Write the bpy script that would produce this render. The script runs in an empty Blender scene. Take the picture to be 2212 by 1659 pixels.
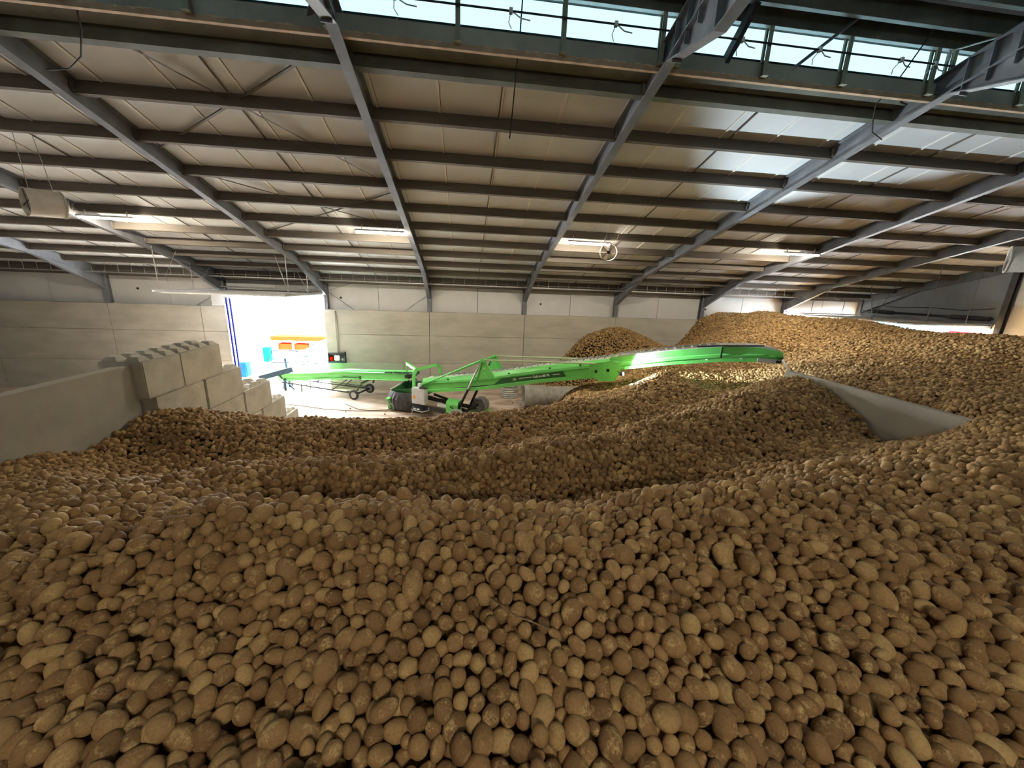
import bpy, bmesh, math, random
import numpy as np
from mathutils import Vector, Matrix, Euler, noise
from mathutils.kdtree import KDTree

R = math.radians
sc = bpy.context.scene
col = sc.collection
rnd = random.Random(7)

# ------------------------------------------------------------------ camera
CAM = Vector((0.0, 0.0, 5.5))
PITCH, ROLL, YAW, FPX = 0.2506, 0.0376, 0.1254, 827.0
fw = Vector((math.sin(YAW) * math.cos(PITCH), math.cos(YAW) * math.cos(PITCH), -math.sin(PITCH)))
rt0 = Vector((math.cos(YAW), -math.sin(YAW), 0))
up0 = rt0.cross(fw)
rt = rt0 * math.cos(ROLL) + up0 * math.sin(ROLL)
up = rt.cross(fw)
cd = bpy.data.cameras.new('camera')
cam = bpy.data.objects.new('camera', cd)
col.objects.link(cam)
m = Matrix((rt, up, -fw)).transposed().to_4x4()
m.translation = CAM
cam.matrix_world = m
cd.sensor_fit = 'HORIZONTAL'
cd.sensor_width = 36.0
cd.lens = 36.0 * FPX / 2212.0
cd.clip_start = 0.05
cd.clip_end = 300
sc.camera = cam

# ------------------------------------------------------------------ colour management and light
sc.view_settings.view_transform = 'Standard'
sc.view_settings.look = 'None'
sc.view_settings.gamma = 1.0
sc.view_settings.exposure = 1.95
sc.view_settings.use_curve_mapping = False
cy = sc.cycles
cy.max_bounces = 6
cy.diffuse_bounces = 4
cy.glossy_bounces = 2
cy.transmission_bounces = 3
cy.transparent_max_bounces = 8
cy.sample_clamp_indirect = 6.0
cy.use_denoising = True
cy.caustics_reflective = False
cy.caustics_refractive = False

SKY = 27.0
world = bpy.data.worlds.new('overcast_sky')
sc.world = world
world.use_nodes = True
wn = world.node_tree
bg = wn.nodes['Background']
tc = wn.nodes.new('ShaderNodeTexCoord')
sx = wn.nodes.new('ShaderNodeSeparateXYZ')
mr = wn.nodes.new('ShaderNodeMapRange')
cr = wn.nodes.new('ShaderNodeValToRGB')
wn.links.new(tc.outputs['Generated'], sx.inputs[0])
wn.links.new(sx.outputs['Z'], mr.inputs['Value'])
mr.inputs['From Min'].default_value = -1
mr.inputs['From Max'].default_value = 1
wn.links.new(mr.outputs[0], cr.inputs[0])
el = cr.color_ramp.elements
el[0].position = 0.0; el[0].color = (0.42, 0.38, 0.32, 1)
el[1].position = 1.0; el[1].color = (0.80, 0.92, 1.0, 1)
e = cr.color_ramp.elements.new(0.49); e.color = (0.50, 0.47, 0.43, 1)
e = cr.color_ramp.elements.new(0.51); e.color = (0.90, 0.97, 1.0, 1)
wn.links.new(cr.outputs[0], bg.inputs[0])
bg.inputs[1].default_value = SKY


def portal(name, loc, rot, w, h):
    l = bpy.data.lights.new(name, 'AREA')
    l.shape = 'RECTANGLE'
    l.size = w
    l.size_y = h
    l.cycles.is_portal = True
    o = bpy.data.objects.new(name, l)
    o.location = loc
    o.rotation_euler = rot
    col.objects.link(o)


# openings that let the sky in: the two doors and the two long sides of the roof lantern
portal('sky_opening_far_door', (-9.15, 20.75, 2.35), (R(-90), 0, 0), 4.6, 4.7)
portal('sky_opening_end_door', (23.6, 17.3, 2.3), (0, R(90), 0), 4.6, 5.9)
portal('sky_opening_lantern_far', (-4.5, 7.05, 9.4), (R(-90), 0, 0), 56.0, 0.62)
portal('sky_opening_lantern_near', (-4.5, 3.55, 9.4), (R(90), 0, 0), 56.0, 0.62)
sun = bpy.data.lights.new('sun', 'SUN')
sun.energy = 170.0
sun.angle = R(4)
sun.color = (0.95, 0.97, 1.0)
so = bpy.data.objects.new('sun', sun)
so.rotation_euler = Vector((-0.45, 0.0, -0.89)).to_track_quat('-Z', 'Y').to_euler()
col.objects.link(so)

# ------------------------------------------------------------------ materials
MATS = {}


def mat(name, c1, c2=None, rough=0.8, scale=6.0, bump=0.0, bscale=None, metal=0.0, detail=6, lo=0.3, hi=0.7, stretch=None, emit=None, spec=0.3):
    if name in MATS:
        return MATS[name]
    mt = bpy.data.materials.new(name)
    mt.use_nodes = True
    nt = mt.node_tree
    b = nt.nodes['Principled BSDF']
    b.inputs['Roughness'].default_value = rough
    b.inputs['Metallic'].default_value = metal
    b.inputs['Specular IOR Level'].default_value = spec
    tcn = nt.nodes.new('ShaderNodeTexCoord')
    vec = tcn.outputs['Object']
    if stretch:
        mp = nt.nodes.new('ShaderNodeMapping')
        mp.inputs['Scale'].default_value = stretch
        nt.links.new(vec, mp.inputs[0])
        vec = mp.outputs[0]
    n = nt.nodes.new('ShaderNodeTexNoise')
    n.inputs['Scale'].default_value = scale
    n.inputs['Detail'].default_value = detail
    n.inputs['Roughness'].default_value = 0.6
    nt.links.new(vec, n.inputs['Vector'])
    rp = nt.nodes.new('ShaderNodeValToRGB')
    rp.color_ramp.elements[0].position = lo
    rp.color_ramp.elements[1].position = hi
    c2 = c2 or tuple(x * 0.8 for x in c1)
    rp.color_ramp.elements[0].color = (*c2, 1)
    rp.color_ramp.elements[1].color = (*c1, 1)
    nt.links.new(n.outputs['Fac'], rp.inputs[0])
    nt.links.new(rp.outputs[0], b.inputs['Base Color'])
    if emit:
        b.inputs['Emission Color'].default_value = (*emit[:3], 1)
        b.inputs['Emission Strength'].default_value = emit[3]
    if bump:
        n2 = nt.nodes.new('ShaderNodeTexNoise')
        n2.inputs['Scale'].default_value = bscale or scale * 6
        n2.inputs['Detail'].default_value = 5
        nt.links.new(vec, n2.inputs['Vector'])
        bp = nt.nodes.new('ShaderNodeBump')
        bp.inputs['Strength'].default_value = bump
        bp.inputs['Distance'].default_value = 0.02
        nt.links.new(n2.outputs['Fac'], bp.inputs['Height'])
        nt.links.new(bp.outputs[0], b.inputs['Normal'])
    MATS[name] = mt
    return mt


M_CONC = mat('cast_concrete', (0.50, 0.465, 0.39), (0.37, 0.34, 0.28), 0.9, 1.3, 0.25, 30, stretch=(0.5, 0.5, 1.6))
M_BLOCK = mat('block_concrete', (0.50, 0.47, 0.40), (0.35, 0.33, 0.28), 0.92, 2.2, 0.4, 25)
M_SLAB = mat('wall_slab_concrete', (0.40, 0.37, 0.31), (0.31, 0.285, 0.24), 0.9, 0.9, 0.25, 22)
M_CLAD = mat('cladding_panel', (0.64, 0.635, 0.62), (0.55, 0.545, 0.53), 0.75, 0.8)
M_CEIL = mat('roof_lining_board', (0.76, 0.785, 0.81), (0.665, 0.685, 0.705), 0.85, 0.7, 0.1, 10, stretch=(1, 0.4, 1))
M_STRIP = mat('pale_joint_strip', (0.88, 0.86, 0.82), (0.8, 0.78, 0.74), 0.7, 3)
M_JOINT = mat('dark_joint_filler', (0.10, 0.09, 0.08), None, 0.9, 4)
M_STEEL = mat('grey_painted_steel', (0.20, 0.21, 0.23), (0.13, 0.135, 0.15), 0.6, 2.5, 0.08, 20)
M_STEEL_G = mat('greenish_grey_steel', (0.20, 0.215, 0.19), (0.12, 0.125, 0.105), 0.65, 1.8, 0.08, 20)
M_PURL = mat('dusty_brown_purlin', (0.17, 0.148, 0.125), (0.105, 0.09, 0.075), 0.8, 1.5, 0.1, 20, stretch=(0.3, 2, 2))
M_DARK = mat('dark_steel', (0.05, 0.05, 0.055), (0.025, 0.025, 0.028), 0.6, 6)
M_GALV = mat('galvanised_steel', (0.50, 0.50, 0.49), (0.36, 0.36, 0.35), 0.45, 7, metal=0.5)
M_GREEN = mat('machine_green_paint', (0.15, 0.60, 0.13), (0.12, 0.52, 0.105), 0.42, 3, spec=0.5)
M_GREEND = mat('dark_green_paint', (0.02, 0.11, 0.03), (0.015, 0.08, 0.02), 0.5, 3)
M_BLACK = mat('black_paint', (0.02, 0.02, 0.022), None, 0.45, 5)
M_RUBBER = mat('black_rubber', (0.035, 0.034, 0.034), (0.06, 0.055, 0.05), 0.85, 8)
M_TYRE = mat('dusty_tyre_rubber', (0.30, 0.29, 0.28), (0.12, 0.11, 0.10), 0.9, 7)
M_BELT = mat('dusty_conveyor_belt', (0.55, 0.55, 0.49), (0.38, 0.38, 0.34), 0.85, 5)
M_WHITE = mat('white_enamel', (0.80, 0.80, 0.80), (0.7, 0.7, 0.7), 0.35, 4)
M_CABG = mat('light_grey_cabinet_paint', (0.55, 0.57, 0.58), (0.5, 0.52, 0.53), 0.4, 4)
M_ORANGE = mat('orange_sticker', (0.85, 0.33, 0.04), (0.8, 0.3, 0.04), 0.5, 4)
M_YELLOW = mat('yellow_sticker', (0.85, 0.62, 0.15), (0.8, 0.6, 0.12), 0.5, 4)
M_FOAM = mat('insulation_foam_edge', (0.50, 0.37, 0.26), (0.34, 0.24, 0.16), 0.9, 5)
M_FOAMW = mat('pale_expanding_foam', (0.66, 0.56, 0.42), (0.45, 0.35, 0.25), 0.9, 20, 0.5, 60)
M_BLUEP = mat('blue_rail_paint', (0.012, 0.014, 0.11), (0.01, 0.012, 0.09), 1.0, 4, spec=0.0)
M_CABLE = mat('black_cable_sheath', (0.03, 0.028, 0.025), None, 0.6, 5)
M_CORD = mat('tan_cable_sheath', (0.45, 0.33, 0.22), (0.36, 0.26, 0.17), 0.7, 6)
M_FLOOR = mat('dusty_concrete_floor', (0.52, 0.41, 0.32), (0.25, 0.175, 0.12), 0.95, 1.6, 0.4, 14, lo=0.32, hi=0.62, stretch=(0.5, 1.4, 1))
M_YARD = mat('pale_yard_concrete', (0.62, 0.61, 0.60), (0.5, 0.49, 0.48), 0.95, 0.5)
M_GAPS = mat('dark_gap_shade_soil', (0.06, 0.038, 0.02), (0.035, 0.022, 0.012), 0.95, 3)  # soil brown darkened; shade of the potato gaps is put in the colour
M_REDP = mat('red_paint', (0.4, 0.004, 0.005), (0.3, 0.003, 0.004), 1.0, 4, spec=0.0)
M_ORP = mat('orange_machine_paint', (0.5, 0.010, 0.002), (0.4, 0.008, 0.002), 1.0, 4, spec=0.0)
M_BLUE = mat('blue_plastic', (0.002, 0.010, 0.2), (0.002, 0.009, 0.17), 1.0, 4, spec=0.0)
M_TEAL = mat('teal_green_plastic', (0.001, 0.03, 0.011), (0.001, 0.027, 0.01), 1.0, 4, spec=0.0)
M_TUBE = mat('lit_fluorescent_tube', (0.9, 0.9, 0.9), None, 0.4, 4, emit=(1.0, 0.88, 0.70, 150.0))
M_TUBE_FILL = mat('added_fill_tube', (0.9, 0.9, 0.9), None, 0.4, 4, emit=(1.0, 0.88, 0.70, 80.0))  # tube of the added unseen batten that lifts the foreground
M_LENS = mat('lit_work_lamp_lens', (0.9, 0.9, 0.9), None, 0.3, 4, emit=(0.72, 0.93, 1.0, 30.0))


def pane_mat():
    mt = bpy.data.materials.new('ribbed_translucent_glazing')
    mt.use_nodes = True
    nt = mt.node_tree
    nt.nodes.clear()
    out = nt.nodes.new('ShaderNodeOutputMaterial')
    tr = nt.nodes.new('ShaderNodeBsdfTransparent')
    df = nt.nodes.new('ShaderNodeBsdfDiffuse')
    mx = nt.nodes.new('ShaderNodeMixShader')
    tcn = nt.nodes.new('ShaderNodeTexCoord')
    wv = nt.nodes.new('ShaderNodeTexWave')
    wv.wave_type = 'BANDS'
    wv.bands_direction = 'Z'
    wv.inputs['Scale'].default_value = 5.0
    wv.inputs['Distortion'].default_value = 0.6
    wv.inputs['Detail'].default_value = 2
    nt.links.new(tcn.outputs['Object'], wv.inputs['Vector'])
    rp = nt.nodes.new('ShaderNodeValToRGB')
    rp.color_ramp.elements[0].position = 0.0
    rp.color_ramp.elements[0].color = (0.092, 0.115, 0.119, 1)
    rp.color_ramp.elements[1].position = 0.12
    rp.color_ramp.elements[1].color = (0.096, 0.120, 0.124, 1)
    nt.links.new(wv.outputs['Color'], rp.inputs[0])
    nt.links.new(rp.outputs[0], tr.inputs[0])
    df.inputs[0].default_value = (0.5, 0.55, 0.55, 1)
    mx.inputs[0].default_value = 0.006
    nt.links.new(tr.outputs[0], mx.inputs[1])
    nt.links.new(df.outputs[0], mx.inputs[2])
    nt.links.new(mx.outputs[0], out.inputs[0])
    return mt


M_PANE = pane_mat()


def potato_mat():
    mt = bpy.data.materials.new('earthy_potato_skin')
    mt.use_nodes = True
    nt = mt.node_tree
    b = nt.nodes['Principled BSDF']
    b.inputs['Roughness'].default_value = 0.75
    b.inputs['Specular IOR Level'].default_value = 0.22
    tcn = nt.nodes.new('ShaderNodeTexCoord')
    oi = nt.nodes.new('ShaderNodeObjectInfo')
    off = nt.nodes.new('ShaderNodeVectorMath')
    off.operation = 'MULTIPLY_ADD'
    cmb = nt.nodes.new('ShaderNodeCombineXYZ')
    for i in range(3):
        nt.links.new(oi.outputs['Random'], cmb.inputs[i])
    nt.links.new(cmb.outputs[0], off.inputs[0])
    off.inputs[1].default_value = (37, 91, 53)
    nt.links.new(tcn.outputs['Object'], off.inputs[2])

    def ns(scale, det, ro=0.55):
        n = nt.nodes.new('ShaderNodeTexNoise')
        n.inputs['Scale'].default_value = scale
        n.inputs['Detail'].default_value = det
        n.inputs['Roughness'].default_value = ro
        nt.links.new(off.outputs[0], n.inputs['Vector'])
        return n
    n1 = ns(1.6, 3)
    n2 = ns(9.0, 5, 0.7)
    # skin colour varies from tuber to tuber
    hue = nt.nodes.new('ShaderNodeValToRGB')
    he = hue.color_ramp.elements
    he[0].position = 0.0; he[0].color = (0.235, 0.138, 0.060, 1)
    he[1].position = 1.0; he[1].color = (0.560, 0.390, 0.170, 1)
    q = he.new(0.55); q.color = (0.345, 0.210, 0.092, 1)
    q = he.new(0.85); q.color = (0.42, 0.27, 0.12, 1)
    nt.links.new(oi.outputs['Random'], hue.inputs[0])
    # clean yellow skin showing through the dried soil in patches
    rp = nt.nodes.new('ShaderNodeValToRGB')
    rp.color_ramp.elements[0].position = 0.62
    rp.color_ramp.elements[1].position = 0.76
    mlt = nt.nodes.new('ShaderNodeMath')
    mlt.operation = 'ADD'
    m2 = nt.nodes.new('ShaderNodeMath')
    m2.operation = 'MULTIPLY'
    m2.inputs[1].default_value = 0.45
    nt.links.new(n2.outputs['Fac'], m2.inputs[0])
    m3 = nt.nodes.new('ShaderNodeMath')
    m3.operation = 'MULTIPLY'
    m3.inputs[1].default_value = 0.72
    nt.links.new(n1.outputs['Fac'], m3.inputs[0])
    nt.links.new(m2.outputs[0], mlt.inputs[0])
    nt.links.new(m3.outputs[0], mlt.inputs[1])
    nt.links.new(mlt.outputs[0], rp.inputs[0])
    mx = nt.nodes.new('ShaderNodeMix')
    mx.data_type = 'RGBA'
    nt.links.new(rp.outputs[0], mx.inputs[0])
    nt.links.new(hue.outputs[0], mx.inputs[6])
    mx.inputs[7].default_value = (0.60, 0.44, 0.20, 1)
    # fine soil specks
    rp2 = nt.nodes.new('ShaderNodeValToRGB')
    rp2.color_ramp.elements[0].position = 0.33
    rp2.color_ramp.elements[0].color = (0.74, 0.70, 0.66, 1)
    rp2.color_ramp.elements[1].position = 0.52
    rp2.color_ramp.elements[1].color = (1, 1, 1, 1)
    nt.links.new(n2.outputs['Fac'], rp2.inputs[0])
    mx2 = nt.nodes.new('ShaderNodeMix')
    mx2.data_type = 'RGBA'
    mx2.blend_type = 'MULTIPLY'
    mx2.inputs[0].default_value = 1.0
    nt.links.new(mx.outputs[2], mx2.inputs[6])
    nt.links.new(rp2.outputs[0], mx2.inputs[7])
    nt.links.new(mx2.outputs[2], b.inputs['Base Color'])
    bp = nt.nodes.new('ShaderNodeBump')
    bp.inputs['Strength'].default_value = 0.16
    bp.inputs['Distance'].default_value = 0.05
    nt.links.new(n2.outputs['Fac'], bp.inputs['Height'])
    nt.links.new(bp.outputs[0], b.inputs['Normal'])
    return mt


M_POTATO = potato_mat()

# ------------------------------------------------------------------ mesh helpers
class MB:
    """collects shapes into one mesh; xf maps a local point to the world"""

    def __init__(self, xf=None):
        self.v = []
        self.f = []
        self.mi = []
        self.xf = xf
        self.cur = 0

    def add(self, vs, fs):
        n = len(self.v)
        if self.xf:
            vs = [self.xf(p) for p in vs]
        self.v += [Vector(p) for p in vs]
        self.f += [tuple(i + n for i in f) for f in fs]
        self.mi += [self.cur] * len(fs)

    def box(self, x0, x1, y0, y1, z0, z1):
        vs = [(x, y, z) for z in (z0, z1) for y in (y0, y1) for x in (x0, x1)]
        self.add(vs, [(0, 2, 3, 1), (4, 5, 7, 6), (0, 1, 5, 4), (2, 6, 7, 3), (0, 4, 6, 2), (1, 3, 7, 5)])
        return self

    def cbox(self, x0, x1, y0, y1, z0, z1, c=0.02):
        """box with chamfered edges"""
        bm = bmesh.new()
        bmesh.ops.create_cube(bm, size=1)
        for v in bm.verts:
            v.co = Vector(((x0 + x1) / 2 + v.co.x * (x1 - x0), (y0 + y1) / 2 + v.co.y * (y1 - y0), (z0 + z1) / 2 + v.co.z * (z1 - z0)))
        bmesh.ops.bevel(bm, geom=bm.edges[:], offset=c, segments=2, affect='EDGES')
        bm.verts.index_update()
        self.add([v.co.copy() for v in bm.verts], [tuple(v.index for v in f.verts) for f in bm.faces])
        bm.free()
        return self

    def ext(self, prof, p0, p1, upv=(0, 0, 1)):
        """extrude a closed 2-D profile (s sideways, u up) from p0 to p1"""
        p0 = Vector(p0); p1 = Vector(p1)
        d = (p1 - p0).normalized()
        s = d.cross(Vector(upv)).normalized()
        u = s.cross(d)
        n = len(prof)
        vs = [p0 + s * a + u * b for a, b in prof] + [p1 + s * a + u * b for a, b in prof]
        fs = [(i, (i + 1) % n, n + (i + 1) % n, n + i) for i in range(n)]
        fs += [tuple(range(n - 1, -1, -1)), tuple(range(n, 2 * n))]
        self.add(vs, fs)
        return self

    def ibeam(self, p0, p1, h, w, tw=0.014, tf=0.02, upv=(0, 0, 1)):
        """I section whose bottom face centre runs p0 -> p1"""
        a, t = w / 2, tw / 2
        pr = [(-a, 0), (a, 0), (a, tf), (t, tf), (t, h - tf), (a, h - tf), (a, h), (-a, h), (-a, h - tf), (-t, h - tf), (-t, tf), (-a, tf)]
        return self.ext(pr, p0, p1, upv)

    def bar(self, p0, p1, w, h=None, upv=(0, 0, 1)):
        h = h or w
        if abs((Vector(p1) - Vector(p0)).normalized().dot(Vector(upv))) > 0.99:
            upv = (0, 1, 0)
        return self.ext([(-w / 2, -h / 2), (w / 2, -h / 2), (w / 2, h / 2), (-w / 2, h / 2)], p0, p1, upv)

    def tube(self, pts, r, n=8, cap=True):
        pts = [Vector(p) for p in pts]
        k = len(pts)
        vs = []
        for i, p in enumerate(pts):
            d = (pts[min(i + 1, k - 1)] - pts[max(i - 1, 0)]).normalized()
            a = Vector((0, 0, 1)) if abs(d.z) < 0.9 else Vector((1, 0, 0))
            s = d.cross(a).normalized()
            u = s.cross(d)
            rr = r[i] if isinstance(r, (list, tuple)) else r
            vs += [p + s * rr * math.cos(2 * math.pi * j / n) + u * rr * math.sin(2 * math.pi * j / n) for j in range(n)]
        fs = [(i * n + j, i * n + (j + 1) % n, (i + 1) * n + (j + 1) % n, (i + 1) * n + j) for i in range(k - 1) for j in range(n)]
        if cap:
            fs += [tuple(range(n - 1, -1, -1)), tuple(range((k - 1) * n, k * n))]
        self.add(vs, fs)
        return self

    def lathe(self, prof, c, axis, n=28, closed=True):
        """prof: (along, radius) points, closed loop, revolved round axis through c"""
        c = Vector(c); axis = Vector(axis).normalized()
        a = Vector((0, 0, 1)) if abs(axis.z) < 0.9 else Vector((1, 0, 0))
        s = axis.cross(a).normalized(); u = axis.cross(s)
        k = len(prof)
        vs = []
        for j in range(n):
            t = 2 * math.pi * j / n
            e = s * math.cos(t) + u * math.sin(t)
            vs += [c + axis * al + e * r for al, r in prof]
        kk = k if closed else k - 1
        fs = [(j * k + i, j * k + (i + 1) % k, ((j + 1) % n) * k + (i + 1) % k, ((j + 1) % n) * k + i) for j in range(n) for i in range(kk)]
        self.add(vs, fs)
        return self

    def poly(self, pts2, plane, t0, t1):
        """prism: pts2 polygon in a plane ('yz' extruded along x from t0 to t1, 'xz' along y, 'xy' along z)"""
        def mk(a, b, t):
            return {'yz': (t, a, b), 'xz': (a, t, b), 'xy': (a, b, t)}[plane]
        n = len(pts2)
        vs = [mk(a, b, t0) for a, b in pts2] + [mk(a, b, t1) for a, b in pts2]
        fs = [(i, (i + 1) % n, n + (i + 1) % n, n + i) for i in range(n)]
        fs += [tuple(range(n - 1, -1, -1)), tuple(range(n, 2 * n))]
        self.add(vs, fs)
        return self

    def build(self, name, mats, parent=None, smooth=False, origin=None):
        if not isinstance(mats, (list, tuple)):
            mats = [mats]
        if parent is not None:
            o0 = abs_loc(parent)
        elif origin is not None:
            o0 = Vector(origin)
        else:
            lo = [min(p[i] for p in self.v) for i in range(3)]
            hi = [max(p[i] for p in self.v) for i in range(3)]
            o0 = Vector(((lo[0] + hi[0]) / 2, (lo[1] + hi[1]) / 2, lo[2]))
        me = bpy.data.meshes.new(name)
        me.from_pydata([tuple(p - o0) for p in self.v], [], self.f)
        for mm in mats:
            me.materials.append(mm)
        me.polygons.foreach_set('material_index', self.mi)
        bm = bmesh.new(); bm.from_mesh(me)
        bmesh.ops.recalc_face_normals(bm, faces=bm.faces)
        bm.to_mesh(me); bm.free()
        if smooth:
            me.shade_smooth()
            me.set_sharp_from_angle(angle=R(35))
        o = bpy.data.objects.new(name, me)
        col.objects.link(o)
        if parent is not None:
            o.parent = parent
        else:
            o.location = o0
        return o


def abs_loc(o):
    v = Vector(o.location)
    while o.parent:
        o = o.parent
        v += Vector(o.location)
    return v


def tag(o, label, cat, group=None, kind=None):
    if label: o['label'] = label
    if cat: o['category'] = cat
    if group: o['group'] = group
    if kind: o['kind'] = kind
    return o


def thing(name, label, cat, loc, group=None):
    o = bpy.data.objects.new(name, None)
    o.empty_display_size = 0.1
    o.location = loc
    col.objects.link(o)
    return tag(o, label, cat, group)


def struct(o, label=None):
    o['kind'] = 'structure'
    if label: o['label'] = label
    return o


ORD = ['first', 'second', 'third', 'fourth', 'fifth', 'sixth', 'seventh', 'eighth', 'ninth', 'tenth', 'eleventh', 'twelfth']

# ------------------------------------------------------------------ the building
T = math.tan(0.2574)
D = 20.15            # inner face of the concrete panels of the far wall
YR = 5.3             # ridge line
XL, XR = -31.5, 23.1
FR = [-31.4, -26.5, -21.45, -16.5, -11.5, -6.85, -1.85, 3.07, 8.05, 13.02, 18.05]   # frame positions
FR.append(22.93)


def zr(y, off):      # height above the floor of a plane parallel to the roof
    return off + T * (D - (y if y >= YR else 2 * YR - y))


ZS = 5.70            # underside of the roof lining
YB = 2 * YR - 20.45  # near eaves

# floor and yards
struct(MB().box(XL, XR, YB, 20.7, -0.2, 0.0).build('floor', M_FLOOR))
struct(MB().box(-40, 60, 20.7, 60, -0.25, -0.03).box(XR + 0.3, 60, -20, 20.7, -0.25, -0.03).build('yard_ground', M_YARD), 'pale concrete yard outside the doors')

# far wall: precast panels with open joints, door opening at X -11.45 .. -6.9
DX0, DX1, DZ = -11.45, -6.9, 4.72
w = MB()
rows = [(0.0, 1.385), (1.40, 2.835), (2.85, 4.05)]
xs_all = [XL, -26.5, -21.45, -16.5, DX0 - 0.0, DX1, -1.85, 3.07, 8.05, 13.02, 18.05, XR]
for i in range(len(xs_all) - 1):
    a, b2 = xs_all[i], xs_all[i + 1]
    if a == DX0:
        continue
    if b2 == DX0:   # a narrow panel beside the door jamb
        segs = [(a, -12.55), (-12.55, b2)]
    elif a == DX1:
        segs = [(a, b2)]
    else:
        segs = [(a, b2)]
    for s0, s1 in segs:
        for z0, z1 in rows:
            w.box(s0 + 0.012, s1 - 0.012, D, D + 0.16, z0, z1)
wf = struct(w.build('wall_far', M_CONC), 'far wall of stacked precast concrete panels')
w = MB()
for i in range(len(xs_all) - 1):
    a, b2 = xs_all[i], xs_all[i + 1]
    if a != DX0:
        w.box(a, b2, D + 0.16, D + 0.22, 0, 4.0)
w.build('joint_backing', M_JOINT, wf)
# cladding above the panels
w = MB()
for i in range(len(xs_all) - 1):
    a, b2 = xs_all[i], xs_all[i + 1]
    z0 = DZ if a == DX0 else 4.03
    n = 2
    for k in range(n):
        x0 = a + (b2 - a) * k / n; x1 = a + (b2 - a) * (k + 1) / n
        w.box(x0 + 0.012, x1 - 0.012, D + 0.3, D + 0.38, z0, 5.75)
wc = w.build('upper_cladding', M_CLAD, wf)
wc['label'] = 'pale cladding panels above the concrete'
w = MB()
for i in range(len(xs_all) - 1):
    a, b2 = xs_all[i], xs_all[i + 1]
    w.box(a, b2, D + 0.38, D + 0.42, DZ if a == DX0 else 3.9, 5.8)
w.box(XL, DX0, D + 0.16, D + 0.4, 3.98, 4.03).box(DX1, XR, D + 0.16, D + 0.4, 3.98, 4.03)
w.build('cladding_backing', M_JOINT, wf)

# gable walls and near wall
M_NEAR = mat('dark_dusty_concrete', (0.20, 0.17, 0.135), (0.14, 0.118, 0.092), 0.9, 1.0)
GY0, GY1, GZ = 14.4, 20.1, 4.42


def gable_poly(y0, y1, z0):
    pts = [(y0, z0), (y1, z0), (y1, zr(y1, ZS) + 0.02)]
    if y0 < YR < y1:
        pts.append((YR, zr(YR, ZS) + 0.02))
    pts.append((y0, zr(y0, ZS) + 0.02))
    return pts


w = MB()
w.poly(gable_poly(YB, GY0 - 0.25, 0), 'yz', XR, XR + 0.15)
wrr = struct(w.build('wall_right', M_CLAD), 'right end wall of pale cladding with the half open door')
w = MB()
w.poly(gable_poly(GY0 - 0.25, GY1, GZ), 'yz', XR - 0.02, XR + 0.12)
w.poly(gable_poly(GY1, 20.5, 0), 'yz', XR - 0.02, XR + 0.12)
w.build('shaded_cladding', mat('shade_blue_grey_cladding', (0.25, 0.275, 0.31), (0.19, 0.21, 0.24), 0.8, 0.8), wrr)  # darker tone puts the shade around the end door into the cladding colour
struct(MB().poly(gable_poly(YB, 20.5, 0), 'yz', XL - 0.15, XL).build('wall_left', M_CLAD), 'left end wall')
struct(MB().box(XL, XR, YB - 0.15, YB, 0, 5.75).build('wall_near', M_NEAR), 'near side wall behind the heap')

# ceiling, far slope and near slope, open between them under the lantern
YO1, YO0 = 6.95, 2 * YR - 6.95
w = MB()
w.poly([(YO1, zr(YO1, ZS)), (20.6, zr(20.6, ZS)), (20.6, zr(20.6, ZS) + 0.09), (YO1, zr(YO1, ZS) + 0.09)], 'yz', XL - 0.1, XR + 0.2)
w.poly([(YO0, zr(YO0, ZS)), (YB - 0.15, zr(YB - 0.15, ZS)), (YB - 0.15, zr(YB - 0.15, ZS) + 0.09), (YO0, zr(YO0, ZS) + 0.09)], 'yz', XL - 0.1, XR + 0.2)
cl = struct(w.build('ceiling', M_CEIL), 'sloping roof lining of pale boards')
st = MB(); dk = MB()
x = -0.52 - 1.173 * 26
i = 0
while x < XR:
    if x > XL:
        yy = [YO1 + 0.35, 20.3]
        st.poly([(yy[0], zr(yy[0], ZS) - 0.022), (yy[1], zr(yy[1], ZS) - 0.022), (yy[1], zr(yy[1], ZS) + 0.001), (yy[0], zr(yy[0], ZS) + 0.001)], 'yz', x - 0.023, x + 0.019)
        dk.poly([(YO1, zr(YO1, ZS) - 0.003), (20.3, zr(20.3, ZS) - 0.003), (20.3, zr(20.3, ZS) + 0.001), (YO1, zr(YO1, ZS) + 0.001)], 'yz', x + 0.020, x + 0.027)
    x += 1.173
st.build('joint_strip', M_STRIP, cl)
dk.build('board_joint', M_JOINT, cl)

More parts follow.
